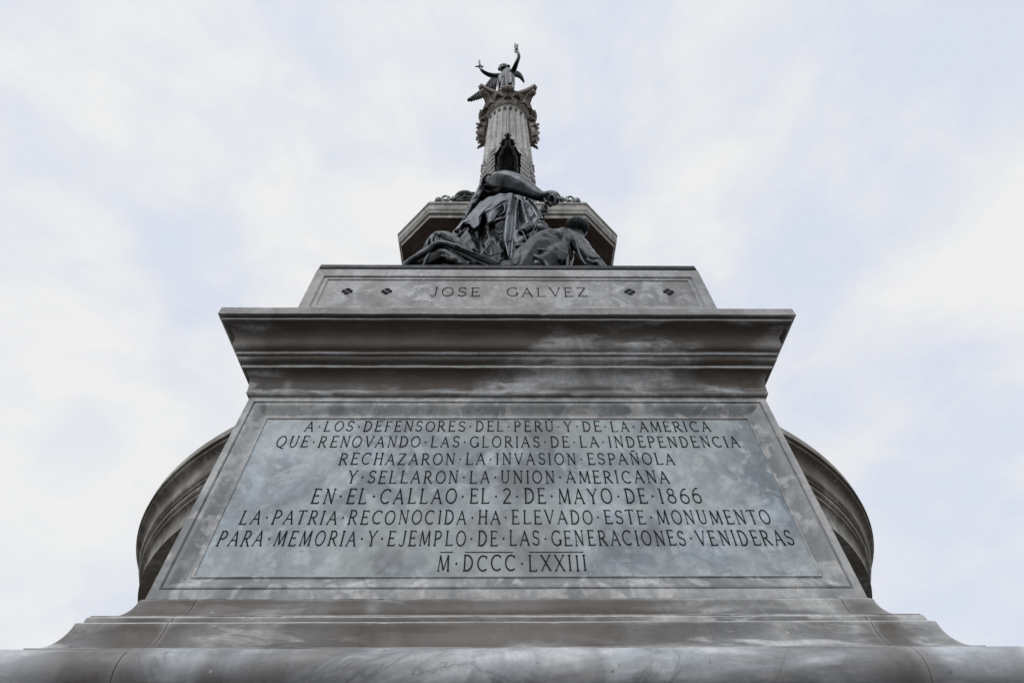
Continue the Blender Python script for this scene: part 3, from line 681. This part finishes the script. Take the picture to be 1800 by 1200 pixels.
# palm sprays in relief on the lower shaft
for sx in (-1, 1):
    for k in range(9):
        z = 5.60+k*.145
        if k == 0: pass
        def on(x, zz, d=.0): 
            r = colr(zz)+d; x = max(-r*.97, min(r*.97, x)); return (x, YC-math.sqrt(r*r-x*x), zz)
        mb = MB(); mb.tube([on(sx*.150, z+.22, .0), on(sx*.18, z+.17, .014), on(sx*.225, z+.09, .014), on(sx*.262, z, .0)], [.008, .015, .017, .008], 6)
        mb.build('palm_leaflet', M_col, shaft, 60)
    mb = MB(); rr = random.Random(11)
    for k in range(90):
        z = 5.7+1.25*rr.random(); x = sx*(.28+.07*rr.random()); p = on(x, z, .004); mb.ball(p, rr.uniform(.010, .020), n=6)
    mb.build('scroll_relief', M_col, shaft, 60)

# ================================================================== bronze ship prow on the column
pr = empty('ship_prow', (0, 2.48, 6.0), 'dark bronze ship prow with figurehead jutting from the column shaft', 'ship prow')
secs = [(2.52, .128, 5.98, 6.10), (2.40, .130, 5.99, 6.10), (2.28, .130, 6.00, 6.11), (2.23, .092, 6.02, 6.12), (2.18, .056, 6.04, 6.13), (2.14, .030, 6.06, 6.15), (2.12, .014, 6.07, 6.16)]
v = []; f = []; q = 9
for (y, hw, zb, zt) in secs:
    for i in range(q):
        t = -1+2*i/(q-1); v.append((hw*math.copysign(abs(t)**.55, t) if t else 0, y, zb+(zt-zb)*abs(t)**2.6))
for j in range(len(secs)-1):
    for i in range(q-1): f.append((j*q+i, j*q+i+1, (j+1)*q+i+1, (j+1)*q+i))
    f.append((j*q+q-1, j*q, (j+1)*q, (j+1)*q+q-1))
f.append(tuple(range(q))); f.append(tuple((len(secs)-1)*q+k for k in range(q)))
obj('hull', v, f, M_brp, pr, 60)
mb = MB(); mb.tube([(0, 2.520, 5.967), (0, 2.280, 5.995), (0, 2.169, 6.040), (0, 2.102, 6.060)], [.013, .013, .011, .009], 6); mb.build('keel', M_brp, pr, 60)
for s in (-1, 1):
    mb = MB(); mb.tube([(s*.140, 2.52, 6.10), (s*.142, 2.40, 6.10), (s*.138, 2.28, 6.105)], [.011, .011, .014], 8)
    mb.tube([(s*.138, 2.28, 6.105), (s*.085, 2.20, 6.12), (s*.030, 2.12, 6.15)], [.012, .011, .009], 8)
    mb.ball((s*.142, 2.275, 6.10), .020); mb.ball((s*.147, 2.40, 6.09), .018, n=8); mb.build('rail', M_brp, pr, 60)
    for q in range(3):
        mb = MB(); f_ = .78-.24*q
        mb.tube([(s*.130*f_, 2.52, 5.990), (s*.132*f_, 2.40, 5.996), (s*.132*f_, 2.29, 6.004), (s*.094*f_, 2.23, 6.022), (s*.058*f_, 2.18, 6.042)], [.006]*5, 6); mb.build('plank_strake', M_brp, pr, 60)
    mb = MB(); rr = random.Random(3)
    for k in range(6):
        t = k/5; mb.tube([(s*(.02+.03*t), 2.12+.05*t, 6.13), (s*(.045+.035*t+.014*(k % 2)), 2.105+.05*t, 6.13+.03*rr.random())], [.016, .006], 6)
    mb.build('leaf_spray', M_brp, pr, 60)
mb = MB(); mb.tube([(0, 2.15, 6.10), (0, 2.11, 6.13), (0, 2.07, 6.15), (0, 2.05, 6.11)], [.036, .030, .034, .024], 10); mb.ball((0, 2.045, 6.09), (.022, .026, .022))
for s in (-1, 1): mb.ball((s*.026, 2.07, 6.15), .018); mb.tube([(s*.018, 2.06, 6.17), (s*.022, 2.05, 6.20)], [.012, .008], 6)
mb.clay('figurehead', M_brp, pr, voxel=.004, smooth=1)

# ================================================================== bronze ornaments lying on the pier cornice
for sx, u0, lab in ((-1, 1, 'green bronze wreath and scroll on the pier cornice left of the robed woman'), (1, 1, 'green bronze wreath and scroll on the pier cornice behind the clenched hand')):
    wr = empty('wreath_trophy', (sx*.42, 1.98, 4.06), lab, 'wreath')
    def m_(u): return u if sx < 0 else 2*892-u
    def M(u, v_, y=1.95):
        p = A(u, v_, y); return (sx*abs(p[0]), p[1], p[2])
    k1 = RPX(1, 818, 348, 1.95)
    mb = MB(); c = M(817, 349.5); mb.ball(c, (19*k1, .08, 9*k1)); mb.tube([M(800, 356), M(817, 353), M(832, 352)], 6*k1, 8)
    mb.box(min(sx*.25, sx*.66), max(sx*.25, sx*.66), 1.94, 2.02, 4.055, 4.15)
    for i in range(9):
        t = i/8; mb.tube([M(796+t*38, 348-7*math.sin(math.pi*min(t*.8+.1, 1))), M(798+t*38, 352)], [2.0*k1, 3.5*k1], 6)
    mb.clay('wreath_ring', M_wr, wr, .006, 1)
    mb = MB(); mb.tube([M(799, 349, 1.91), M(808, 343.5, 1.91), M(820, 340, 1.91), M(832, 339, 1.91)], [1.6*k1, 1.8*k1, 1.8*k1, 2*k1], 8)
    mb.tube([M(804, 350, 1.90), M(812, 346.5, 1.90), M(822, 345.5, 1.90), M(830, 347, 1.90)], 1.3*k1, 8)
    mb.ball(M(817, 343.5, 1.90), 2.6*k1); mb.ball(M(804, 342, 1.91), 2.4*k1); mb.ball(M(832, 339.5, 1.91), 2.6*k1)
    for i in range(8): mb.tube([M(800-i*1.6, 349+i*.5, 1.92), M(794-i*1.4, 347.5+i*1.0, 1.92)], [1.5*k1, .8*k1], 6)
    mb.build('wreath_leaves', M_wr, wr, 60)
    mb = MB(); c2 = M(782.5, 349)
    for k in range(16):
        t = k/15; a = 3.6-t*6.0; r = (6.2-3.4*t)*k1; mb.ball((c2[0]+sx*r*-math.cos(a), c2[1], c2[2]+r*math.sin(a)*2.0), 2.3*k1, n=8)
    mb.tube([M(778, 350), M(779, 357)], 3*k1, 8)
    for k in range(5): mb.tube([M(788+k*1.5, 352), M(789+k*1.4, 344+k*1.3)], [1.6*k1, .7*k1], 6)
    mb.clay('scroll', M_wr, wr, voxel=.006, smooth=1)
    mb = MB(); mb.ball(M(771, 357.0, 1.93), (7.5*k1, .05, 12*k1)); mb.build('boss', M_wr, wr, 60)

# ================================================================== standing robed woman
wo = empty('woman_statue', (0, 1.35, 1.623), 'bronze robed woman with one bare arm reaching across above the slab', 'statue')
mb = MB()
mb.px([(856, 330, 1.42, 9), (863, 325, 1.36, 13), (874, 321, 1.30, 18), (888, 320, 1.26, 20), (904, 322.5, 1.24, 18.5), (922, 330, 1.23, 15.5), (938, 339, 1.22, 12), (951, 345, 1.21, 9.2), (961, 346, 1.205, 9.5)], 16)
mb.px([(961, 346, 1.205, 10), (969, 344, 1.20, 9.5), (974, 348, 1.20, 8)])
for k, (u, v_) in enumerate(((966, 338), (971, 339), (975.5, 342), (979, 346))):      # four curled fingers
    mb.px([(u-5, v_+2, 1.21, 3.4), (u, v_, 1.18, 3.5), (u+2.5, v_+4.5, 1.165, 3.1), (u+.5, v_+11, 1.205, 2.7), (u-5, v_+13, 1.21, 2.4)], 8)
mb.px([(958, 352, 1.21, 3.6), (963, 359, 1.205, 3.2), (968, 362, 1.20, 2.6)], 8)            # thumb
mb.clay('arm', M_br, wo, .0036, 4, label='bare forearm with a clenched fist')
mb = MB()                                                                                 # torso, head and far arm
mb.px([(892, 352, 1.50, 24), (890, 343, 1.52, 26), (888, 336, 1.56, 22)])
mb.px([(890, 338, 1.60, 10), (890, 332, 1.60, 12)])
mb.px([(858, 330, 1.45, 16), (850, 338, 1.42, 10), (841, 350, 1.38, 8), (833, 361, 1.36, 7)])
mb.px([(892, 352, 1.42, 26), (890, 372, 1.38, 30), (880, 400, 1.34, 36), (872, 430, 1.30, 40), (868, 465, 1.26, 44), (868, 500, 1.22, 44)])
mb.px([(856, 338, 1.46, 13), (868, 346, 1.46, 16)])
mb.px([(872, 352, 1.36, 10), (852, 372, 1.34, 16), (838, 392, 1.32, 20), (832, 415, 1.28, 22), (834, 445, 1.25, 22), (838, 480, 1.22, 22)])
mb.px([(925, 370, 1.42, 14), (935, 400, 1.40, 16), (945, 440, 1.36, 16), (950, 480, 1.3, 16)])
mb.clay('body', M_brp, wo, .006, 3)  # darker bronze puts the shade behind the robes into the colour
mb = MB(); mb.pxball(857, 322, 1.345, 11, 13, 11); mb.build('sleeve_shade', M_brp, wo, 60)  # dark ball standing in for the shaded hollow of the sleeve
mb = MB()                                                                                 # rolled sleeve opening
c0 = A(860, 322, 1.30); mb.ring(c0, (.55, .40, .70), RPX(15, 860, 322, 1.30), RPX(2.0, 860, 322, 1.30), 32, 8)
mb.px([(848, 314, 1.33, 2.6), (845, 325, 1.33, 3), (840, 340, 1.35, 5), (834, 352, 1.36, 6.5), (826, 366, 1.37, 6), (818, 378, 1.37, 4)])
mb.px([(850, 330, 1.35, 6), (842, 346, 1.36, 7), (832, 360, 1.37, 6)])
for k in range(6): mb.px([(833-k*2.5, 357+k*5, 1.355, 4.2), (829-k*2.5, 361+k*5, 1.345, 3.6)], 8)
mb.clay('sleeve', M_br, wo, .004, 3)
def rf(amp, fr, ph=0, p=1.5):
    def g(s, t):
        a = amp*t**p*math.sin(fr*s*2*math.pi+ph); return (0, a, 0)
    return g
# mantle: broad apron of cloth with a scalloped, fluted hem
sheet_px('mantle', [
    [(846, 354, 1.33), (854, 350, 1.30), (862, 346, 1.27), (872, 343, 1.245), (882, 341, 1.23), (892, 340, 1.22), (900, 341, 1.22), (906, 344, 1.24)],
    [(829, 374, 1.32), (838, 366, 1.27), (850, 360, 1.235), (862, 355, 1.215), (874, 353, 1.195), (886, 350, 1.195), (896, 350, 1.19), (907, 354, 1.22)],
    [(812, 392, 1.30), (822, 384, 1.235), (836, 378, 1.205), (846, 372, 1.175), (857, 369, 1.185), (868, 364, 1.17), (882, 359, 1.19), (898, 362, 1.20)],
    [(804, 401, 1.29), (814, 393, 1.215), (827, 389, 1.20), (839, 385, 1.155), (846, 378, 1.19), (853, 378, 1.20), (864, 372, 1.16), (884, 366, 1.20)],
    [(796, 409, 1.285), (805, 400, 1.19), (813, 393, 1.25), (822, 393, 1.18), (831, 399, 1.14), (841, 397, 1.12), (845, 386, 1.18), (849, 378, 1.24), (855, 382, 1.20), (858, 394, 1.13), (863, 390, 1.12), (872, 378, 1.18)]],
    M_cloth, wo, 120, 50, .005, lambda s, t: (0, .0045*math.sin(s*46+t*3)*t+.003*math.sin(s*21-t*14), .003*math.sin(t*17+s*9)*t))
# long central fall of cloth
sheet_px('long_fold', [
    [(893, 347, 1.21), (900, 345, 1.195), (908, 347, 1.21), (914, 352, 1.23)],
    [(888, 372, 1.19), (895, 370, 1.16), (905, 371, 1.17), (910, 374, 1.21)],
    [(882, 402, 1.18), (892, 400, 1.13), (904, 402, 1.14), (910, 404, 1.19)],
    [(880, 424, 1.17), (891, 424, 1.12), (902, 426, 1.13), (907, 428, 1.17)],
    [(888, 436, 1.16), (894, 446, 1.11), (899, 462, 1.09), (903, 466, 1.12)]],
    M_cloth, wo, 50, 70, .005, lambda s, t: (0, .014*math.sin(s*2*math.pi*1.9+t*2.5+.8), .004*math.sin(t*16+s*5)))
# crumpled panel and hanging folds on the right
sheet_px('side_fold', [
    [(908, 347, 1.24), (918, 349, 1.23), (928, 355, 1.25)],
    [(912, 366, 1.23), (924, 366, 1.20), (938, 374, 1.23)],
    [(910, 386, 1.22), (926, 386, 1.18), (946, 392, 1.22)],
    [(908, 408, 1.20), (926, 410, 1.18), (952, 408, 1.21)]],
    M_cloth, wo, 60, 60, .005, lambda s, t: (0, .012*math.sin(s*11+1.5*math.sin(t*5))+.005*math.sin(t*30+s*12)*s*math.sin(t*math.pi), 0))
mb = MB()
for pts in ([(916, 350, 1.25, 3), (930, 360, 1.24, 4.5), (942, 378, 1.235, 5.5), (953, 398, 1.235, 6)],
            [(926, 352, 1.29, 5), (938, 364, 1.28, 6), (946, 382, 1.28, 7), (953, 398, 1.28, 7)],
            [(905, 346, 1.23, 2), (915, 351, 1.21, 2.2), (926, 358, 1.215, 2)],
            [(900, 344, 1.22, 1.8), (912, 349, 1.205, 2.0), (924, 360, 1.20, 1.8)]): mb.px(pts, 8)
mb.clay('girdle_folds', M_cloth, wo, .0038, 6)
# ridged folds of the mantle and under-robe
mb = MB()
for pts in ([(900, 343, 1.24, 2), (878, 345, 1.235, 2.4), (856, 358, 1.25, 2.6), (830, 381, 1.27, 2.6), (799, 409, 1.29, 2.2)],
            [(900, 343, 1.235, 2), (880, 345, 1.225, 2.4), (858, 356, 1.235, 2.6), (838, 371, 1.245, 2.6), (822, 384, 1.245, 2.2)],
            [(846, 338, 1.36, 2), (834, 357, 1.35, 2.2), (818, 383, 1.35, 2.4), (794, 413, 1.34, 2)]): mb.px(pts, 8)
mb.clay('mantle_folds', M_cloth, wo, .0038, 3)
# bow-shaped swirl of cloth at the hip
mb = MB()
for q in range(13):
    pass
mb.px([(893, 356, 1.17, 2.4), (896, 366, 1.15, 2.6), (893, 377, 1.14, 2.6), (884, 385, 1.14, 2.6), (873, 388, 1.15, 2.4), (866, 391, 1.15, 2)], 8)
mb.px([(884, 358, 1.18, 2), (888, 366, 1.17, 2.4), (885, 375, 1.17, 2.4), (876, 380, 1.17, 2)], 8)
mb.px([(877, 362, 1.19, 4), (879, 370, 1.20, 5), (872, 378, 1.20, 4)], 8)
for k in range(5): mb.px([(866+k*4, 388-k*1.5, 1.165, 2.2), (862+k*4, 393-k*2, 1.16, 2.0), (868+k*3, 396-k*2, 1.17, 1.6)], 8)
mb.clay('hip_swirl', M_br, wo, .0036, 2)
# lower skirts
sheet_px('under_robe', [
    [(800, 410, 1.25), (820, 403, 1.22), (846, 400, 1.20), (868, 402, 1.19), (888, 400, 1.18), (903, 398, 1.19)],
    [(806, 420, 1.22), (824, 418, 1.17), (848, 420, 1.19), (866, 420, 1.14), (884, 418, 1.18), (900, 416, 1.16)],
    [(818, 432, 1.20), (832, 434, 1.16), (848, 440, 1.17), (862, 444, 1.12), (884, 446, 1.17), (899, 446, 1.13)],
    [(830, 448, 1.17), (842, 452, 1.14), (856, 458, 1.13), (868, 462, 1.11), (888, 470, 1.15), (900, 472, 1.11)]],
    M_br, wo, 110, 50, .006, lambda s, t: (.004*math.sin(t*20), .022*math.sin(s*2*math.pi*3.4+1.5*t)*(.3+t), .006*math.sin(s*33+6*t)*(1-t)))
mb = MB()
for pts in ([(866, 416, 1.13, 1.4), (858, 432, 1.10, 2.6), (846, 447, 1.09, 2.6)], [(866, 416, 1.13, 1.4), (872, 430, 1.10, 2), (884, 443, 1.10, 2.2)],
            [(900, 424, 1.12, 2), (890, 424, 1.12, 2.2), (886, 428, 1.13, 1.4)], [(899, 430, 1.11, 2.4), (900, 446, 1.10, 2.8), (896, 466, 1.08, 3.2)],
            [(846, 447, 1.09, 1.8), (862, 449, 1.10, 1.8), (884, 443, 1.10, 1.6)],
            [(798, 411, 1.26, 4), (806, 414, 1.22, 3.4), (818, 408, 1.20, 3), (830, 408, 1.19, 2.6), (842, 400, 1.18, 2)],
            [(806, 402, 1.22, 2.2), (812, 409, 1.20, 2.4), (818, 402, 1.19, 2)],
            [(908, 412, 1.18, 4), (905, 430, 1.15, 4.2), (900, 448, 1.11, 3), (902, 468, 1.08, 3)],
            [(868, 404, 1.16, 2.2), (878, 411, 1.15, 2.6), (886, 404, 1.15, 2)], [(870, 414, 1.16, 1.6), (882, 417, 1.14, 1.8), (893, 410, 1.15, 1.6)]): mb.px(pts, 8)
mb.clay('robe_folds', M_br, wo, .0038, 5)

# chain and shackle hanging from the fist
ch = empty('broken_shackle', A(966, 352, 1.17), 'dark broken shackle and chain gripped in the woman\'s fist', 'chain')
mb = MB(); c = A(969.5, 351, 1.150); mb.ring(c, (.75, .35, .60), RPX(8.2, 971, 350, 1.15), RPX(1.7, 971, 350, 1.15), 28, 8); mb.build('cuff', M_cloth, ch, 60)
mb = MB(); c = A(974, 351, 1.185); mb.ring(c, (.95, .25, .30), RPX(10, 974, 352, 1.185), RPX(1.3, 974, 352, 1.185), 28, 8); mb.build('cuff', M_br, ch, 60)
mb = MB(); mb.px([(957, 364, 1.17, 5.5), (955, 371, 1.17, 6.5)], 4); mb.build('lock', M_brp, ch, 30)
for k, (u, v_) in enumerate(((962, 357), (960, 364), (958, 372), (955, 379), (952, 386))):
    mb = MB(); c = A(u, v_, 1.165); mb.ring(c, (1, -.6, .1) if k % 2 else (.2, -.9, .6), RPX(4.6, u, v_, 1.165), RPX(1.5, u, v_, 1.165), 16, 6, .7); mb.build('chain_link', M_brp, ch, 60)

# ================================================================== slumped figure on the left
le = empty('slumped_statue', (-.2, 1.2, 1.623), 'bronze slumped figure with draped raised knees at the left end of the slab', 'statue')
mb = MB()
mb.px([(744, 475, 1.20, 7), (747, 452, 1.19, 8), (753, 434, 1.18, 9), (764, 419, 1.17, 11), (777, 415.5, 1.16, 11.5), (792, 420, 1.15, 12), (806, 431, 1.14, 12), (822, 447, 1.12, 11), (842, 466, 1.09, 10)], 14)
mb.px([(768, 425, 1.19, 14), (776, 445, 1.20, 24), (790, 465, 1.20, 30)])
mb.px([(800, 440, 1.18, 18), (815, 465, 1.16, 20)])
for pts in ([(771, 408, 1.14, 1.6), (766, 422, 1.13, 2.2), (772, 440, 1.13, 2), (782, 452, 1.12, 1.6)], [(754, 418, 1.15, 2), (751, 432, 1.15, 2.4), (757, 446, 1.14, 2)],
            [(764, 411, 1.15, 1.4), (759, 424, 1.14, 2.2), (766, 440, 1.13, 2), (778, 452, 1.12, 1.6)], [(796, 413, 1.12, 1.8), (800, 425, 1.11, 2.2), (812, 437, 1.10, 2.4), (830, 452, 1.08, 2.4)],
            [(803, 420, 1.12, 1.8), (812, 428, 1.10, 2.4), (828, 444, 1.08, 2)]): mb.px(pts, 8)
mb.clay('rear_leg', M_br2, le, .0036, 5, folds=(.12, .014, 4))
mb = MB()
mb.px([(700, 480, 1.08, 4), (716, 463, 1.075, 5), (732, 453, 1.07, 6), (748, 444, 1.065, 5.5), (762, 433, 1.06, 5.5), (778, 428.5, 1.055, 5.5), (796, 432, 1.05, 5.5), (815, 441, 1.045, 6), (836, 451, 1.04, 6.5), (858, 460, 1.035, 6), (885, 472, 1.03, 5)], 12)
for pts in ([(800, 430, 1.03, 1.2), (822, 440, 1.025, 1.5), (850, 449, 1.02, 1.5), (880, 462, 1.015, 1.4)], [(790, 440, 1.035, 1.2), (808, 452, 1.03, 1.6), (824, 466, 1.03, 1.6)],
            [(755, 446, 1.05, 2), (748, 457, 1.045, 2.4), (744, 470, 1.04, 2)]): mb.px(pts, 8)
mb.px([(712, 470, 1.09, 6), (732, 456, 1.10, 8), (752, 443, 1.11, 9), (778, 434, 1.12, 10), (800, 440, 1.11, 9), (820, 450, 1.10, 9), (845, 462, 1.08, 8)])
mb.clay('front_leg', M_br2, le, .0036, 8, folds=(.13, .012, 4))
mb = MB(); mb.px([(728, 474, 1.11, 9), (746, 464, 1.13, 14), (765, 456, 1.15, 18), (785, 454, 1.15, 19), (806, 462, 1.14, 17), (826, 470, 1.12, 12)])
mb.clay('drape_hollow_shade', M_brp, le, .0038, 4, folds=(.12, .02, 5))  # fill under the drape, colour darkened for the shade of the hollow
mb = MB(); mb.tube([(-.30, 1.16, 1.64), (-.10, 1.25, 1.66), (.0, 1.35, 1.70)], [.08, .09, .08]); mb.tube([(.0, 1.35, 1.70), (.05, 1.42, 1.76)], [.05, .06]); mb.clay('torso', M_brp, le, .006, 2)

# ================================================================== fallen soldier on the right
ri = empty('soldier_statue', (.25, 1.15, 1.623), 'bronze kneeling soldier bent forward in a heavy coat at the right of the slab', 'statue')
mb = MB()
mb.px([(918, 480, 1.10, 20), (934, 458, 1.12, 27), (952, 440, 1.14, 31), (972, 428, 1.16, 28), (988, 419, 1.17, 20)], 16)
mb.px([(950, 480, 1.12, 26), (975, 462, 1.13, 30), (990, 440, 1.15, 20), (994, 420, 1.16, 18)], 16)
mb.px([(908, 478, 1.08, 10), (912, 455, 1.09, 12), (922, 442, 1.10, 10)])
for pts in ([(925, 441, 1.085, 2), (945, 431, 1.080, 3.4), (965, 425, 1.088, 3.6), (980, 420, 1.11, 3)], [(925, 443, 1.08, 2), (948, 441, 1.068, 3.6), (970, 446, 1.068, 3.8), (984, 458, 1.075, 3.4)],
            [(924, 446, 1.08, 2), (944, 453, 1.063, 3.6), (960, 464, 1.063, 3.6), (966, 478, 1.065, 3)], [(924, 446, 1.085, 2), (914, 452, 1.065, 3), (906, 466, 1.055, 3)],
            [(983, 403, 1.130, 2), (992, 418, 1.110, 2.6), (998, 440, 1.100, 3), (998, 470, 1.080, 3)], [(990, 401, 1.140, 2), (998, 416, 1.120, 2.6), (1003, 438, 1.110, 2.6), (1004, 456, 1.100, 2)]): mb.px(pts, 10)
mb.clay('coat', M_br2, ri, .0034, 4, folds=(.13, .020, 4), label='folded back of a heavy coat')
mb = MB()
mb.px([(997, 409, 1.16, 10), (1010, 420, 1.14, 14), (1022, 434, 1.12, 16), (1032, 447, 1.10, 15), (1044, 459, 1.08, 12), (1056, 468, 1.06, 8), (1066, 478, 1.05, 6)], 14)
for pts in ([(1006, 410, 1.11, 1.6), (1014, 430, 1.08, 2.4), (1020, 450, 1.07, 2.2), (1030, 466, 1.06, 2)], [(1016, 412, 1.12, 2), (1030, 430, 1.09, 2.4), (1044, 447, 1.07, 2.4), (1060, 464, 1.05, 2)],
            [(1034, 446, 1.07, 2), (1044, 453, 1.05, 3), (1056, 456, 1.05, 2.4)], [(1030, 456, 1.07, 1.8), (1042, 461, 1.05, 2.6), (1052, 464, 1.05, 2.2)]): mb.px(pts, 8)
mb.clay('coat_sleeve', M_br2, ri, .0034, 5, folds=(.12, .010, 3), label='straight arm in a wide sleeve planted on the slab')
mb = MB(); c = A(1014, 400, 1.165); k_ = RPX(1, 1014, 400, 1.165)
Rh = Matrix.Rotation(math.radians(-35), 3, 'Y')
mb.ball(c, (20*k_, 18*k_, 18.5*k_), Rh, 24); mb.px([(1020, 405, 1.18, 13), (1008, 416, 1.17, 10)])
mb.clay('head', M_br2, ri, .004, 3)
mb = MB()                                                                                 # knitted rows of the cap
e3 = -ray(1014, 400).normalized(); e1 = (RT*.85-UP*.5).normalized(); e1 = (e1-e3*e1.dot(e3)).normalized(); e2 = e3.cross(e1)
for row in range(11):
    ph = math.radians(-75+row*13.5)
    for i in range(20):
        th = math.radians(-40+8.5*i)
        q = e1*math.sin(ph)+(e2*math.sin(th)*1.0+e3*math.cos(th))*math.cos(ph)
        mb.ball((c[0]+q.x*20.2*k_, c[1]+q.y*18.6*k_, c[2]+q.z*18.8*k_), (1.9*k_, 1.5*k_, 1.5*k_), n=6)
cap_ = mb.build('knitted_cap', M_br2, ri, 60)
mb = MB(); mb.px([(930, 404, 1.15, 10), (917, 410, 1.14, 8), (925, 402, 1.16, 11)]); mb.px([(908, 412, 1.13, 3), (914, 420, 1.12, 5), (922, 426, 1.12, 5)]); mb.clay('face_below', M_brp, ri, .004, 2)
mb = MB(); mb.px([(940, 397, 1.16, 5), (950, 402, 1.14, 9.5), (958, 406, 1.14, 8)]); mb.clay('pouch', M_cloth, ri, .004, 3)
mb = MB(); mb.px([(938, 394, 1.15, 1.4), (950, 390, 1.14, 1.5), (960, 394, 1.13, 1.5), (964, 404, 1.12, 1.4)], 8); mb.px([(928, 436, 1.08, 1.1), (936, 420, 1.08, 1.2), (944, 404, 1.09, 1.1)], 8)
mb.px([(946, 390, 1.13, 1.2), (934, 411, 1.11, 1.3), (927, 424, 1.10, 1.2), (919, 408, 1.11, 1.2), (910, 405, 1.12, 1)], 8); mb.build('straps', M_br, ri, 60)
mb = MB(); mb.px([(908, 407, 1.12, 4), (906, 420, 1.11, 5), (910, 428, 1.10, 4.5), (918, 420, 1.11, 6)]); mb.clay('collar', M_cloth, ri, .004, 2)
mb = MB()
for k in range(4): mb.px([(907+k*4.2, 428, 1.10, 2.6), (907+k*4.4, 432, 1.085, 2.7), (909+k*4.2, 436-k*.5, 1.09, 2.4)], 8)
mb.clay('hand', M_brp, ri, .003, 2)
mb = MB()
for v_ in (437, 446): mb.pxball(925, v_, 1.065, 2.8, 2.2)
mb.build('button', M_br, ri, 60)
mb = MB()
for k in range(7): mb.px([(880+k*3, 470, 1.05, 1), (886+k*2, 460+abs(k-3), 1.05, 1.3), (897-k, 456+k*.6, 1.06, 1)], 6)
mb.px([(876, 472, 1.07, 4), (888, 464, 1.08, 7), (900, 470, 1.08, 5)]); tas = mb.clay('tassel', M_brp, ri, .003, 1)

# ================================================================== winged victory on the capital
vi = empty('victory_statue', (0, YC, 9.46), 'bronze winged figure with raised arms crowning the column', 'statue')
mb = MB()
mb.px([(892, 172, 2.72, 9), (890, 160, 2.72, 11), (890, 147, 2.70, 12.5), (891, 136, 2.70, 12), (891, 129, 2.72, 10)], 14)
mb.px([(882, 150, 2.64, 6.5), (881, 140, 2.60, 7), (884, 132, 2.62, 5.5)]); mb.px([(899, 150, 2.63, 6), (899, 139, 2.60, 6.5), (897, 132, 2.62, 5)])
mb.px([(897, 131, 2.70, 6), (903, 123, 2.62, 5), (908, 111, 2.50, 3.8), (912, 100, 2.42, 3.2), (910.5, 92, 2.38, 2.3)], 10)
mb.px([(882, 134, 2.70, 5.5), (870, 134, 2.66, 4.8), (858, 131, 2.60, 3.8), (848, 125, 2.54, 2.8), (844.5, 119, 2.52, 2.6)], 10)
mb.pxball(908, 88.5, 2.37, 3.2, 3.6); mb.pxball(843.5, 117, 2.51, 3.4, 3.4)
mb.px([(906, 85, 2.37, 1.1), (904, 81, 2.365, .8)], 6); mb.px([(909, 85, 2.37, 1.1), (909.5, 81, 2.365, .8)], 6)
mb.clay('body', M_brp, vi, .0070, 2)
mb = MB(); mb.pxball(885.5, 121.5, 2.64, 7, 7, 7); mb.px([(878, 122, 2.66, 3.2), (880, 116.5, 2.66, 3.0), (887, 114.5, 2.66, 2.8), (894, 117, 2.66, 3.2)], 8); mb.px([(887, 127, 2.66, 4.5), (890, 132, 2.68, 5)], 8)
mb.clay('head', M_brp, vi, .006, 1)
mb = MB()
for pts in ([(886, 131, 2.62, 2), (884, 143, 2.565, 3), (881, 160, 2.60, 3)], [(892, 132, 2.63, 1.6), (892, 145, 2.60, 2.4), (889, 158, 2.58, 3), (887, 168, 2.60, 2.6)],
            [(898, 133, 2.62, 1.8), (901, 145, 2.60, 2.6), (901, 158, 2.61, 2.4)], [(879, 134, 2.64, 1.8), (876, 146, 2.63, 2.2), (877, 160, 2.65, 2.2)], [(892, 168, 2.62, 3.4), (890, 160, 2.60, 3.4)]): mb.px(pts, 8)
mb.clay('robe', M_brp, vi, .0070, 5)
def wing(spine, widths, nm):
    mbw = MB(); n = len(spine)
    P = [Vector(A(*p)) for p in spine]
    for j in range(n-1):
        for k in range(3):
            t = k/3; p = P[j].lerp(P[j+1], t); wd = widths[j]*(1-t)+widths[j+1]*t
            d = (P[j+1]-P[j]).normalized(); side = Vector((.25, .35, -.9)); q = p+side*wd+d*wd*.5
            mbw.tube([p, p.lerp(q, .6), q], [.030, .034, .012], 6)
    mbw.tube(P, [.035]*n, 8); mbw.clay(nm, M_brp, vi, .0075, 1)
wing([(872, 133, 2.80), (862, 142, 2.86), (850, 157, 2.92), (838, 166, 2.95), (824, 176, 2.98)], [.34, .30, .22, .14, .05], 'wing')
wing([(901, 127, 2.78), (908, 127, 2.84), (914, 131, 2.90), (917.5, 137, 2.94)], [.16, .22, .20, .06], 'wing')
sw = empty('sword', A(844, 116, 2.50), 'short bronze sword held up in the winged figure\'s left-side hand', 'sword')
mb = MB(); mb.px([(843.5, 117, 2.50, 1.4), (843, 113, 2.50, 1.6), (842.8, 109, 2.50, 1.8), (842.8, 106, 2.50, .9)], 8); mb.build('grip', M_brp, sw, 60)
mb = MB(); mb.px([(836.5, 117.3, 2.50, 1.2), (849, 117.3, 2.50, 1.2)], 8); mb.build('crossguard', M_brp, sw, 60)
lb = empty('laurel_branch', A(907, 86, 2.36), 'small bronze laurel branch in the highest raised hand', 'laurel branch')
mb = MB()
for k in range(9):
    v0 = 94-k*1.8; mb.px([(909.5-k*.45, v0, 2.36, .8), (907+(5 if k % 2 else -3)*.6, v0-2.5, 2.36, 1.4)], 6)
mb.px([(911, 96, 2.36, 1.1), (906, 80, 2.36, .8)], 6); mb.build('leaves', M_brp, lb, 60)
